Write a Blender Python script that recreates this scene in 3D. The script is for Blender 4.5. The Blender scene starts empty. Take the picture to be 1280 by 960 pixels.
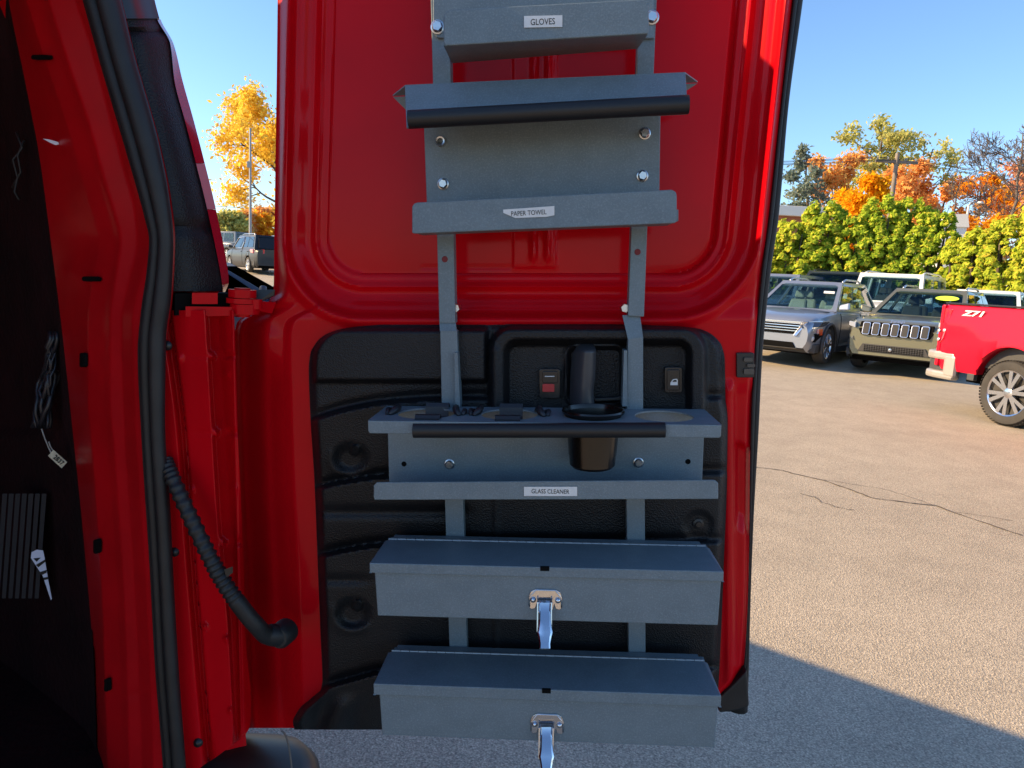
import bpy, math, random
import numpy as np
from mathutils import Matrix, Vector
random.seed(7)
rng = np.random.default_rng(7)
C = bpy.context.scene
COL = C.collection

# ------------------------------------------------------------------ camera, world, sun, exposure
F, CX, CY = 890.0, 640.0, 480.0            # focal length and centre of the photograph in its own pixels
PITCH, ROLL, EYE = math.radians(8.6), math.radians(3.1), 1.5
PS, PC = math.sin(PITCH), math.cos(PITCH)
MV = Matrix.Translation((0, 0, EYE)) @ Matrix.Rotation(-ROLL, 4, 'Y')      # frame of the van (leans with the lot)
cam_d = bpy.data.cameras.new('camera')
cam_d.sensor_width = 36.0
cam_d.lens = 36.0 * F / 1280.0
cam_d.clip_start, cam_d.clip_end = 0.02, 2000
cam = bpy.data.objects.new('camera', cam_d)
COL.objects.link(cam)
cam.matrix_world = MV @ Matrix(((1, 0, 0, 0), (0, PS, -PC, 0), (0, PC, PS, 0), (0, 0, 0, 1)))
C.camera = cam

LIGHT = Vector((3.34, -0.15, -1.61)).normalized()      # the way the sunlight travels
elev = math.asin(-LIGHT.z)
world = bpy.data.worlds.new('World')
C.world = world
world.use_nodes = True
wt = world.node_tree
bg = wt.nodes['Background']
sky = wt.nodes.new('ShaderNodeTexSky')
sky.sky_type = 'NISHITA'
sky.sun_disc = False
sky.sun_elevation = elev
sky.sun_rotation = math.atan2(-LIGHT.x, -LIGHT.y)
sky.air_density, sky.dust_density, sky.ozone_density = 1.0, 0.25, 5.0
wt.links.new(sky.outputs[0], bg.inputs[0])
bg.inputs[1].default_value = 0.13
sun_d = bpy.data.lights.new('sun', 'SUN')
sun_d.energy = 5.0
sun_d.angle = math.radians(0.5)
sun_d.color = (1.0, 0.72, 0.40)
sun = bpy.data.objects.new('sun', sun_d)
COL.objects.link(sun)
sun.rotation_euler = LIGHT.to_track_quat('-Z', 'Y').to_euler()
sun.location = (-20, -4, 20)
C.view_settings.view_transform = 'Standard'
C.view_settings.look = 'None'
C.view_settings.exposure = 1.05
C.view_settings.gamma = 1.0

# ------------------------------------------------------------------ rays of the photograph
def ray(px, py):
    u = (np.asarray(px, float) - CX) / F
    v = -(np.asarray(py, float) - CY) / F
    return u, v * PS + PC, v * PC - PS
def vpt(px, py, Y):                         # van frame point on the ray at distance Y
    dx, dy, dz = ray(px, py)
    t = Y / dy
    return np.stack(np.broadcast_arrays(dx * t, Y + 0 * t, np.minimum(dz * t, 0.585)), -1)
D0, DM = 1.15, 0.06
DQ = math.hypot(1, DM)
def dab(px, py, o):                         # door frame point (a right, b up, o towards the viewer)
    dx, dy, dz = ray(px, py)
    t = (np.asarray(o, float) - D0 / DQ) / ((-DM * dx - dy) / DQ)
    X, Y, Z = dx * t, dy * t, dz * t
    return np.stack(np.broadcast_arrays((X - DM * (Y - D0)) / DQ, Z, np.asarray(o, float) + 0 * X), -1)
MD = MV @ Matrix(((1 / DQ, 0, -DM / DQ, 0), (-DM / DQ, 0, -1 / DQ, D0), (0, 1, 0, 0), (0, 0, 0, 1)))
R3 = MV.to_3x3()
def wat(px, py, Y):                         # world point on the ray at world distance Y
    d = R3 @ Vector([float(c) for c in ray(px, py)])
    return Vector((0, 0, EYE)) + d * (Y / d.y)
def gz(y):                                  # the lot rises gently away from the van
    y = np.asarray(y, float)
    return 0.045 * np.clip(y - 14, 0, 36) + 0.012 * np.clip(y - 50, 0, 150)
def spl(pts):
    pts = sorted(pts)
    x = np.array([p[0] for p in pts], float); y = np.array([p[1] for p in pts], float)
    if len(x) == 1: return lambda t: y[0] + 0 * np.asarray(t, float)
    d = np.diff(y) / np.diff(x)
    m = np.concatenate([[d[0]], [0.0 if a * b <= 0 else 2 * a * b / (a + b) for a, b in zip(d[:-1], d[1:])], [d[-1]]])
    def f(t):
        t = np.asarray(t, float)
        i = np.clip(np.searchsorted(x, t) - 1, 0, len(x) - 2)
        h = x[i + 1] - x[i]; s = (t - x[i]) / h
        sc = np.clip(s, 0, 1)
        r = ((2*sc**3 - 3*sc**2 + 1) * y[i] + (sc**3 - 2*sc**2 + sc) * h * m[i]
             + (-2*sc**3 + 3*sc**2) * y[i + 1] + (sc**3 - sc**2) * h * m[i + 1])
        return r + np.where(s < 0, s * h * m[0], 0) + np.where(s > 1, (s - 1) * h * m[-1], 0)
    return f
def sstep(a, b, x):
    t = np.clip((x - a) / (b - a), 0, 1)
    return t * t * (3 - 2 * t)
def gauss(x, c, w): return np.exp(-((x - c) / w) ** 2)
def sd_rr(x, y, cx, cy, hw, hh, r):
    qx = np.abs(x - cx) - hw + r; qy = np.abs(y - cy) - hh + r
    return np.hypot(np.maximum(qx, 0), np.maximum(qy, 0)) + np.minimum(np.maximum(qx, qy), 0) - r

# ------------------------------------------------------------------ materials
def mat(name, color, rough=0.5, metal=0.0, coat=0.0, coat_rough=0.05, var=0.0, var_scale=8.0, var_color=None,
        bump=0.0, bump_scale=300.0, spec=0.5, voronoi=False, scuff=False, bump2=0.0, bump2_scale=20.0, rvar=0.0, lump=0.0):
    m = bpy.data.materials.new(name); m.use_nodes = True
    nt = m.node_tree; b = nt.nodes['Principled BSDF']
    b.inputs['Base Color'].default_value = (*color, 1)
    b.inputs['Roughness'].default_value = rough
    b.inputs['Metallic'].default_value = metal
    b.inputs['Coat Weight'].default_value = coat
    b.inputs['Coat Roughness'].default_value = coat_rough
    b.inputs['Specular IOR Level'].default_value = spec
    tc = nt.nodes.new('ShaderNodeTexCoord')
    if var > 0:
        n = nt.nodes.new('ShaderNodeTexNoise'); n.inputs['Scale'].default_value = var_scale; n.inputs['Detail'].default_value = 6
        nt.links.new(tc.outputs['Object'], n.inputs['Vector'])
        r = nt.nodes.new('ShaderNodeMapRange'); r.inputs[1].default_value = 0.35; r.inputs[2].default_value = 0.65
        nt.links.new(n.outputs[0], r.inputs[0])
        mx = nt.nodes.new('ShaderNodeMix'); mx.data_type = 'RGBA'
        vc = var_color or tuple(c * (1 - var) for c in color)
        mx.inputs[6].default_value = (*color, 1); mx.inputs[7].default_value = (*vc, 1)
        nt.links.new(r.outputs[0], mx.inputs[0]); nt.links.new(mx.outputs[2], b.inputs['Base Color'])
        if rvar:
            rr = nt.nodes.new('ShaderNodeMapRange'); rr.inputs[3].default_value = rough; rr.inputs[4].default_value = rough + rvar
            nt.links.new(n.outputs[0], rr.inputs[0]); nt.links.new(rr.outputs[0], b.inputs['Roughness'])
    if scuff:                               # pale rubbed spots and fine speckle of the sprayed coat
        src = b.inputs['Base Color'].links[0].from_socket
        for sc, lo, hi, colr, amt in ((34, .66, .74, (0.30, 0.33, 0.35), .35), (420, .50, .68, (0.25, 0.30, 0.325), .6), (11, .70, .78, (0.07, 0.08, 0.09), .5)):
            n2 = nt.nodes.new('ShaderNodeTexNoise'); n2.inputs['Scale'].default_value = sc; n2.inputs['Detail'].default_value = 8; n2.inputs['Roughness'].default_value = .7
            nt.links.new(tc.outputs['Object'], n2.inputs['Vector'])
            r2 = nt.nodes.new('ShaderNodeMapRange'); r2.inputs[1].default_value = lo; r2.inputs[2].default_value = hi; r2.inputs[4].default_value = amt
            nt.links.new(n2.outputs[0], r2.inputs[0])
            m2 = nt.nodes.new('ShaderNodeMix'); m2.data_type = 'RGBA'; m2.inputs[7].default_value = (*colr, 1)
            nt.links.new(r2.outputs[0], m2.inputs[0]); nt.links.new(src, m2.inputs[6]); src = m2.outputs[2]
        nt.links.new(src, b.inputs['Base Color'])
    prev = None
    for st, sc, vo in ((bump, bump_scale, voronoi), (bump2, bump2_scale, False)):
        if st <= 0: continue
        n = nt.nodes.new('ShaderNodeTexVoronoi' if vo else 'ShaderNodeTexNoise')
        n.inputs['Scale'].default_value = sc
        nt.links.new(tc.outputs['Object'], n.inputs['Vector'])
        bp = nt.nodes.new('ShaderNodeBump'); bp.inputs['Strength'].default_value = st
        bp.inputs['Distance'].default_value = 0.6 / sc
        nt.links.new(n.outputs[0], bp.inputs['Height'])
        if prev: nt.links.new(prev.outputs[0], bp.inputs['Normal'])
        prev = bp
    if prev: nt.links.new(prev.outputs[0], b.inputs['Normal'])
    return m

RED = mat('red_car_paint', (0.56, 0.0015, 0.007), 0.5, coat=0.22, coat_rough=0.12, spec=0.03, bump=0.05, bump_scale=900, bump2=0.02, bump2_scale=60, var=0.12, var_scale=5)
REDIN = mat('red_painted_steel', (0.52, 0.003, 0.008), 0.5, coat=0.7, coat_rough=0.24, spec=0.1, bump=0.06, bump_scale=700, bump2=0.03, bump2_scale=40, var=0.18, var_scale=9)
GREY = mat('grey_powder_coat', (0.142, 0.186, 0.208), 0.38, bump=0.32, bump_scale=620, var=0.10, var_scale=30, rvar=0.18, scuff=True, bump2=0.02, bump2_scale=40)
TRIM = mat('black_grained_plastic', (0.008, 0.008, 0.0095), 0.45, spec=0.35, bump=0.55, bump_scale=420, voronoi=True, var=0.3, var_scale=12)
BLACK = mat('black_plastic', (0.010, 0.010, 0.011), 0.38, bump=0.05, bump_scale=400)
SATIN = mat('satin_black_plastic', (0.012, 0.012, 0.013), 0.25)
RUBBER = mat('black_rubber', (0.012, 0.012, 0.013), 0.55, bump=0.15, bump_scale=300, var=0.4, var_scale=30)
FOAM = mat('black_foam_tube', (0.008, 0.008, 0.009), 0.5, bump=0.2, bump_scale=500)
INSHADE = mat('shaded_interior', (0.018, 0.003, 0.004), 0.9, spec=0.2, bump=0.3, bump_scale=60, var=0.5, var_scale=8)  # red interior steel, its deep shade put into a near-black colour
ZINC = mat('zinc_plated_steel', (0.55, 0.56, 0.58), 0.28, metal=1.0, bump=0.08, bump_scale=200)
CHROME = mat('polished_steel', (0.60, 0.62, 0.66), 0.20, metal=1.0)
LABEL = mat('white_label_tape', (0.72, 0.72, 0.70), 0.45, var=0.1, var_scale=60)
INK = mat('black_ink', (0.012, 0.012, 0.012), 0.5)
LENS = mat('red_lamp_lens', (0.45, 0.004, 0.02), 0.12, coat=1.0)
LENSW = mat('clear_pink_lens', (0.62, 0.22, 0.26), 0.1, coat=1.0)
GLASS = mat('tinted_car_glass', (0.02, 0.035, 0.05), 0.03, spec=0.9, coat=0.6)
GLASSL = mat('light_car_glass', (0.05, 0.065, 0.075), 0.03, spec=0.8)
def carglass(name, tint):
    m = bpy.data.materials.new(name); m.use_nodes = True
    nt = m.node_tree; nt.nodes.clear()
    out = nt.nodes.new('ShaderNodeOutputMaterial'); t = nt.nodes.new('ShaderNodeBsdfTransparent'); g = nt.nodes.new('ShaderNodeBsdfGlossy')
    t.inputs[0].default_value = (*tint, 1); g.inputs['Roughness'].default_value = .015; g.inputs['Color'].default_value = (1, 1, 1, 1)
    f = nt.nodes.new('ShaderNodeFresnel'); f.inputs[0].default_value = 1.55
    mx = nt.nodes.new('ShaderNodeMixShader')
    gm = nt.nodes.new('ShaderNodeNewGeometry'); mt = nt.nodes.new('ShaderNodeMath'); mt.operation = 'SUBTRACT'; mt.use_clamp = True
    nt.links.new(f.outputs[0], mt.inputs[0]); nt.links.new(gm.outputs['Backfacing'], mt.inputs[1])
    nt.links.new(mt.outputs[0], mx.inputs[0]); nt.links.new(t.outputs[0], mx.inputs[1]); nt.links.new(g.outputs[0], mx.inputs[2]); nt.links.new(mx.outputs[0], out.inputs[0])
    return m
PANE = carglass('car_window_glass', (.62, .74, .78))
PRIV = carglass('dark_privacy_glass', (.05, .06, .065))
TYRE = mat('tyre_rubber', (0.045, 0.041, 0.036), 0.8, bump=0.2, bump_scale=60, var=0.4, var_scale=6)
ALLOY = mat('alloy_wheel', (0.62, 0.62, 0.63), 0.22, metal=0.9)
DARK = mat('dark_underbody', (0.006, 0.006, 0.006), 0.9, spec=0.05)
BARK = mat('bark', (0.10, 0.075, 0.055), 0.9, var=0.4, var_scale=6)
BARKG = mat('grey_bark', (0.16, 0.13, 0.11), 0.9, var=0.4, var_scale=6)
WOOD = mat('weathered_pole_wood', (0.24, 0.20, 0.16), 0.85, var=0.3, var_scale=4)
STEELP = mat('galvanised_pole', (0.32, 0.32, 0.32), 0.5, metal=0.4)

def leafmat(name, c1, c2, c3=None):
    m = bpy.data.materials.new(name); m.use_nodes = True
    nt = m.node_tree; nt.nodes.clear()
    out = nt.nodes.new('ShaderNodeOutputMaterial')
    g = nt.nodes.new('ShaderNodeNewGeometry'); ramp = nt.nodes.new('ShaderNodeValToRGB')
    ramp.color_ramp.elements[0].color = (*c1, 1); ramp.color_ramp.elements[1].color = (*c2, 1)
    if c3:
        e = ramp.color_ramp.elements.new(0.8); e.color = (*c2, 1)
        ramp.color_ramp.elements[2].color = (*c3, 1)
    nt.links.new(g.outputs['Random Per Island'], ramp.inputs[0])
    d = nt.nodes.new('ShaderNodeBsdfDiffuse'); t = nt.nodes.new('ShaderNodeBsdfTranslucent')
    mx = nt.nodes.new('ShaderNodeMixShader'); mx.inputs[0].default_value = 0.45
    nt.links.new(ramp.outputs[0], d.inputs[0]); nt.links.new(ramp.outputs[0], t.inputs[0])
    nt.links.new(d.outputs[0], mx.inputs[1]); nt.links.new(t.outputs[0], mx.inputs[2])
    nt.links.new(mx.outputs[0], out.inputs[0])
    return m

# ------------------------------------------------------------------ mesh helpers
class MB:
    def __init__(s): s.v = []; s.f = []; s.n = 0
    def add(s, v, f):
        v = np.asarray(v, float).reshape(-1, 3)
        s.v.append(v); s.f.extend([tuple(i + s.n for i in q) for q in f]); s.n += len(v)
        return s
    def box(s, x0, x1, y0, y1, z0, z1):
        v = [(x, y, z) for x in (x0, x1) for y in (y0, y1) for z in (z0, z1)]
        return s.add(v, [(0, 1, 3, 2), (4, 6, 7, 5), (0, 4, 5, 1), (2, 3, 7, 6), (0, 2, 6, 4), (1, 5, 7, 3)])
    def hexa(s, bottom, top):               # two matching polygons joined to a solid
        n = len(bottom)
        return s.add(list(bottom) + list(top), [tuple(range(n))[::-1], tuple(range(n, 2 * n))] + [(i, (i + 1) % n, n + (i + 1) % n, n + i) for i in range(n)])
    def prism(s, poly, z0, z1): return s.hexa([(p[0], p[1], z0) for p in poly], [(p[0], p[1], z1) for p in poly])
    def sheet(s, pts, th):                  # plate through the given points, thickened along its normal
        p = np.asarray(pts, float)
        n = np.cross(p[1] - p[0], p[-1] - p[0]); n /= np.linalg.norm(n)
        return s.hexa(p - n * th, p)
    def tube(s, path, r, n=12, caps=True, closed=False):
        p = np.asarray(path, float); m = len(p)
        r = np.broadcast_to(np.asarray(r, float), (m,))
        t = np.gradient(p, axis=0); t /= np.linalg.norm(t, axis=1)[:, None] + 1e-12
        up = np.array([0, 0, 1.0]) if abs(t[0][2]) < 0.9 else np.array([1.0, 0, 0])
        rings = []
        for i in range(m):
            a = np.cross(t[i], up); a /= np.linalg.norm(a) + 1e-12
            b = np.cross(a, t[i]); up = b
            th = np.arange(n) * 2 * math.pi / n
            rings.append(p[i] + r[i] * (np.outer(np.cos(th), a) + np.outer(np.sin(th), b)))
        f = [(i * n + j, i * n + (j + 1) % n, (i + 1) * n + (j + 1) % n, (i + 1) * n + j) for i in range(m - 1) for j in range(n)]
        if caps: f += [tuple(range(n))[::-1], tuple(range((m - 1) * n, m * n))]
        return s.add(np.concatenate(rings), f)
    def cyl(s, p0, p1, r0, r1=None, n=12): return s.tube([p0, p1], [r0, r0 if r1 is None else r1], n)
    def lathe(s, prof, centre, ax=(0, 0, 1), n=32):   # prof: (radius, height) pairs
        az = Vector(ax).normalized(); ax_ = az.orthogonal().normalized(); ay = az.cross(ax_)
        v = []
        for r, h in prof:
            for k in range(n):
                a = 2 * math.pi * k / n
                v.append(Vector(centre) + az * h + (ax_ * math.cos(a) + ay * math.sin(a)) * r)
        m = len(prof)
        f = [(i * n + j, i * n + (j + 1) % n, (i + 1) * n + (j + 1) % n, (i + 1) * n + j) for i in range(m - 1) for j in range(n)]
        return s.add([tuple(q) for q in v], f)
    def grid(s, P, wrap=False):             # P: rows x cols x 3
        nr, nc = P.shape[:2]
        f = [(i * nc + j, i * nc + j + 1, (i + 1) * nc + j + 1, (i + 1) * nc + j) for i in range(nr - 1) for j in range(nc - 1)]
        if wrap: f += [(i * nc + nc - 1, i * nc, (i + 1) * nc, (i + 1) * nc + nc - 1) for i in range(nr - 1)]
        return s.add(P.reshape(-1, 3), f)

BASE = {}
def tag(o, label=None, cat=None, group=None, kind=None):
    if label: o['label'] = label
    if cat: o['category'] = cat
    if group: o['group'] = group
    if kind: o['kind'] = kind
    return o
def thing(name, label, cat, frame=Matrix(), base=(0, 0, 0), group=None):
    o = bpy.data.objects.new(name, None); COL.objects.link(o)
    o.empty_display_size = 0.1
    o.matrix_world = frame @ Matrix.Translation(base)
    BASE[o.name] = np.array(base, float)
    return tag(o, label, cat, group)
def mk(name, mb, m, parent=None, frame=None, smooth=False, bevel=0.0, base=(0, 0, 0), seg=2, ang=35):
    base = BASE.get(parent.name, np.zeros(3)) if parent else np.array(base, float)
    me = bpy.data.meshes.new(name)
    v = np.concatenate(mb.v) - base
    me.from_pydata([tuple(p) for p in v], [], mb.f)
    me.materials.append(m)
    me.validate()
    if smooth: me.polygons.foreach_set('use_smooth', [True] * len(me.polygons))
    o = bpy.data.objects.new(name, me); COL.objects.link(o)
    if parent:
        o.parent = parent; BASE[o.name] = base
    else:
        o.matrix_world = (frame or Matrix()) @ Matrix.Translation(base)
    if smooth == 'auto':
        md = o.modifiers.new('smooth', 'EDGE_SPLIT'); md.split_angle = math.radians(ang)
    if bevel > 0:
        b = o.modifiers.new('bevel', 'BEVEL'); b.width = bevel; b.segments = seg; b.limit_method = 'ANGLE'; b.angle_limit = math.radians(30)
        b.harden_normals = False
    return o
def npmesh(name, verts, quads, m, parent=None, loc=(0, 0, 0), smooth=False):
    me = bpy.data.meshes.new(name)
    nv, nq = len(verts), len(quads); k = quads.shape[1]
    me.vertices.add(nv); me.vertices.foreach_set('co', np.asarray(verts, np.float32).ravel())
    me.loops.add(nq * k); me.loops.foreach_set('vertex_index', np.asarray(quads, np.int32).ravel())
    me.polygons.add(nq); me.polygons.foreach_set('loop_start', np.arange(0, nq * k, k, dtype=np.int32))
    me.update(calc_edges=True); me.validate()
    me.materials.append(m)
    if smooth: me.polygons.foreach_set('use_smooth', [True] * nq)
    o = bpy.data.objects.new(name, me); COL.objects.link(o)
    if parent: o.parent = parent
    else: o.location = loc
    return o
def copy_part(src, parent, matrix=None):
    c = src.copy(); COL.objects.link(c); c.parent = parent
    c.matrix_parent_inverse = Matrix()
    if matrix is not None: c.matrix_basis = matrix
    BASE[c.name] = BASE.get(parent.name, np.zeros(3))
    for ch in src.children:
        d = ch.copy(); COL.objects.link(d); d.parent = c
    return c
def textmesh(s, size, bold=0.0, shear=0.0, extrude=0.0003):
    cu = bpy.data.curves.new('lettering', 'FONT'); cu.body = s; cu.size = size
    cu.align_x = 'CENTER'; cu.align_y = 'CENTER'; cu.offset = bold; cu.shear = shear; cu.extrude = extrude; cu.resolution_u = 3
    o = bpy.data.objects.new('lettering', cu); COL.objects.link(o)
    dg = bpy.context.evaluated_depsgraph_get(); dg.update()
    me = bpy.data.meshes.new_from_object(o.evaluated_get(dg))
    v = np.array([tuple(p.co) for p in me.vertices]); f = [tuple(p.vertices) for p in me.polygons]
    bpy.data.objects.remove(o); bpy.data.curves.remove(cu); bpy.data.meshes.remove(me)
    return v, f
def letter(s, width, origin, ux, uy, un, m, parent, bold=0.0, shear=0.0, height=None):
    v, f = textmesh(s, 1.0, bold, shear, 0.02)
    w = v[:, 0].max() - v[:, 0].min(); h = v[:, 1].max() - v[:, 1].min()
    k = width / w; kh = (height / h) if height else k
    v = v - np.array([(v[:, 0].max() + v[:, 0].min()) / 2, (v[:, 1].max() + v[:, 1].min()) / 2, 0])
    ux, uy, un = (np.asarray(q, float) for q in (ux, uy, un))
    p = np.asarray(origin, float) + np.outer(v[:, 0] * k, ux) + np.outer(v[:, 1] * kh, uy) + np.outer(v[:, 2] * 0.01, un)
    return mk('lettering', MB().add(p, f), m, parent)
def patch(fn, y0, y1, nr, L, R, nc, back=None):
    """a smooth sheet over rows y0..y1 between the edges L(y) and R(y); fn maps pixels to points; back(P) gives the rear points"""
    py = np.linspace(y0, y1, nr)[:, None] * np.ones((1, nc)); u = np.linspace(0, 1, nc)[None, :]
    l = np.asarray(L(py[:, 0]))[:, None]; r = np.asarray(R(py[:, 0]))[:, None]
    px = l + (r - l) * u
    P = fn(px, py)
    mb = MB().grid(P[::-1])
    if back is not None:
        ring = np.concatenate([P[0, :], P[1:, -1], P[-1, -2::-1], P[-2:0:-1, 0]])
        B = back(ring); n = len(ring)
        mb.add(np.concatenate([ring, B]), [(i, n + i, n + (i + 1) % n, (i + 1) % n) for i in range(n)])
        Lb, Rb = back(P[:, 0]), back(P[:, -1])
        mb.grid(np.stack([Lb, Rb], 1))
    return mb
def dprism(poly, o, depth):                 # a plate whose front outline is given in the photograph, o in front of the door plane
    p = dab([q[0] for q in poly], [q[1] for q in poly], o)
    q = p.copy(); q[:, 2] -= depth
    return MB().hexa(q[::-1], p[::-1])
def rrect(x0, y0, x1, y1, r, n=5, slope=0.0):   # rounded rectangle in the photograph's pixels
    pts = []
    for cx, cy, a0 in ((x1 - r, y1 - r, 0), (x0 + r, y1 - r, 90), (x0 + r, y0 + r, 180), (x1 - r, y0 + r, 270)):
        for k in range(n + 1):
            a = math.radians(a0 + 90 * k / n)
            x = cx + r * math.cos(a)
            pts.append((x, cy + r * math.sin(a) + slope * (x - (x0 + x1) / 2)))
    return pts

# ------------------------------------------------------------------ ground
GROUND = None
def ground_material():
    m = bpy.data.materials.new('asphalt'); m.use_nodes = True
    nt = m.node_tree; b = nt.nodes['Principled BSDF']; L = nt.links.new
    tc = nt.nodes.new('ShaderNodeTexCoord')
    def noise(sc, det=4):
        n = nt.nodes.new('ShaderNodeTexNoise'); n.inputs['Scale'].default_value = sc; n.inputs['Detail'].default_value = det
        L(tc.outputs['Object'], n.inputs['Vector']); return n
    big, mid, fine = noise(0.35, 5), noise(3.0, 6), noise(150, 3)
    vor = nt.nodes.new('ShaderNodeTexVoronoi'); vor.inputs['Scale'].default_value = 150
    L(tc.outputs['Object'], vor.inputs['Vector'])
    def ramp(src, p0, c0, p1, c1):
        r = nt.nodes.new('ShaderNodeValToRGB'); e = r.color_ramp.elements
        e[0].position, e[0].color, e[1].position, e[1].color = p0, (*c0, 1), p1, (*c1, 1)
        L(src, r.inputs[0]); return r
    base = ramp(big.outputs[0], 0.35, (0.375, 0.32, 0.24), 0.65, (0.43, 0.37, 0.28))
    patch_ = ramp(mid.outputs[0], 0.35, (0.92, 0.92, 0.92), 0.62, (1.04, 1.04, 1.04))
    stones = ramp(vor.outputs['Color'], 0.05, (0.68, 0.68, 0.69), 0.95, (1.38, 1.36, 1.33))
    grit = ramp(fine.outputs[0], 0.38, (0.72, 0.72, 0.72), 0.64, (1.25, 1.25, 1.25))
    cur = base
    for o in (patch_, stones, grit):
        mx = nt.nodes.new('ShaderNodeMix'); mx.data_type = 'RGBA'; mx.blend_type = 'MULTIPLY'; mx.inputs[0].default_value = 1
        L(cur.outputs[2] if cur.bl_idname == 'ShaderNodeMix' else cur.outputs[0], mx.inputs[6]); L(o.outputs[0], mx.inputs[7]); cur = mx
    L(cur.outputs[2], b.inputs['Base Color'])
    b.inputs['Roughness'].default_value = 0.8
    b.inputs['Specular IOR Level'].default_value = 0.35
    bp = nt.nodes.new('ShaderNodeBump'); bp.inputs['Strength'].default_value = 0.7; bp.inputs['Distance'].default_value = 0.004
    L(vor.outputs['Distance'], bp.inputs['Height']); L(bp.outputs[0], b.inputs['Normal'])
    return m
ASPH = ground_material()
ys = np.concatenate([[-400, -100, -30], np.arange(-10, 60, 2.0), [80, 120, 200, 500, 1500]])
xs = np.array([-1500, -300, -80, -30, -10, 0, 10, 30, 80, 300, 1500.0])
P = np.stack(np.meshgrid(xs, ys, indexing='xy'), -1)
P = np.concatenate([P, gz(P[..., 1])[..., None]], -1)
tag(mk('ground', MB().grid(P), ASPH, smooth=True), kind='structure')
CRACK = mat('tar_in_crack', (0.13, 0.115, 0.095), 0.9, var=0.4, var_scale=5)
def crack(pix, w):
    pts = []
    for px, py in pix:
        d = R3 @ Vector([float(c) for c in ray(px, py)])
        pts.append(np.array([d.x, d.y]) * (-EYE / d.z))
    pts = np.array(pts); t = np.linspace(0, 1, 60); s = np.linspace(0, 1, len(pts))
    q = np.stack([np.interp(t, s, pts[:, 0]), np.interp(t, s, pts[:, 1])], 1) + np.cumsum(rng.normal(0, 0.008, (60, 2)), 0) * [1, .6]
    d = np.gradient(q, axis=0); d /= np.linalg.norm(d, axis=1)[:, None]
    nrm = np.stack([-d[:, 1], d[:, 0]], 1) * (w * rng.uniform(0.3, 1.0, (60, 1)))
    P = np.stack([q - nrm, q + nrm], 1)
    P = np.concatenate([P, gz(P[..., 1])[..., None] + 0.004], -1)
    tag(mk('crack', MB().grid(P), CRACK), kind='structure')
crack([(930, 583), (985, 588), (1040, 600), (1100, 622), (1180, 632), (1290, 668)], 0.011)
crack([(1000, 617), (1035, 630), (1070, 637)], 0.006)
crack([(1030, 600), (1110, 612), (1200, 640), (1290, 652)], 0.004)

# ------------------------------------------------------------------ the red van (frame of the camera without its pitch)
E = np.array([-0.482, 1.19]); FW = np.array([-0.77, 0.64]); NR = np.array([0.64, 0.77])
ROOF = 0.655
LEAN = 0.24
van = thing('cargo_van', 'red cargo van with its rear door swung open, at the left edge', 'van', MV, (-1.9, 2.4, -EYE))
def d2v(p):
    a, b, o = p[:, 0], p[:, 1], p[:, 2]
    return np.stack([a / DQ - DM * o / DQ, D0 - a * DM / DQ - o / DQ, b], 1)
def V(mb): mb.v = [d2v(v) for v in mb.v]; return mb
def vanbox(mb, f0, f1, n0, n1, z0, z1):
    q = [E + FW * f + NR * n for f, n in ((f0, n0), (f1, n0), (f1, n1), (f0, n1))]
    return mb.hexa([(*p, z0) for p in q], [(*p, z1) for p in q])
W = 1.98
side = MB()
def lean(n, z): return n + (-1 if n > -1 else 1) * LEAN * max(z, 0)
for na, nb in ((-0.05, 0.0), (-W, -W + 0.05)):
    for za, zb in ((-1.02, 0.0), (0.0, ROOF - 0.05)):
        q = lambda z, f0=0.0: [(*(E + FW * f + NR * lean(n, z)), z) for f, n in ((0.0, na), (4.1, na), (4.1, nb), (0.0, nb))]
        side.hexa(q(za), q(zb))
vanbox(side, 4.1, 5.3, -W, 0.0, -1.02, -0.25)
mk('side_panel', side, RED, van, bevel=0.01)
mk('roof', vanbox(MB(), -0.09, 4.3, -W + LEAN * ROOF, -LEAN * ROOF, ROOF - 0.048, ROOF), RED, van, bevel=0.02)  # rear edge lengthened out of view to keep sun off the door
mk('floor', vanbox(MB(), 0.05, 4.1, -W + 0.052, -0.052, -0.98, -0.9), INSHADE, van)
mk('bulkhead', vanbox(MB(), 4.0, 4.09, -W + 0.06 + LEAN * ROOF, -0.06 - LEAN * ROOF, -0.9, ROOF - 0.05), INSHADE, van)
ws = [E + FW * f + NR * n for f, n in ((4.1, -W + .1), (4.1, -.1), (4.9, -.18), (4.9, -W + .18))]
mk('windshield', MB().hexa([(*ws[0], -.24), (*ws[1], -.24), (*ws[2], -.24), (*ws[3], -.24)],
                           [(*(ws[0]), ROOF - .06), (*(ws[1]), ROOF - .06), (*(ws[1] * .9 + ws[2] * .1), ROOF - .06), (*(ws[0] * .9 + ws[3] * .1), ROOF - .06)]), GLASS, van)
def vwheel(f, n):
    c = E + FW * f + NR * n
    mb = MB().lathe([(0.0, -.11), (.2, -.12), (.34, -.12), (.37, -.08), (.37, .08), (.34, .12), (.2, .12), (0, .11)], (*c, -EYE + .37), (*NR, 0), 28)
    return mk('wheel', mb, TYRE, van, smooth=True)
for f, n in ((1.15, -.14), (1.15, -W + .14), (4.6, -.14), (4.6, -W + .14)): vwheel(f, n)

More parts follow.
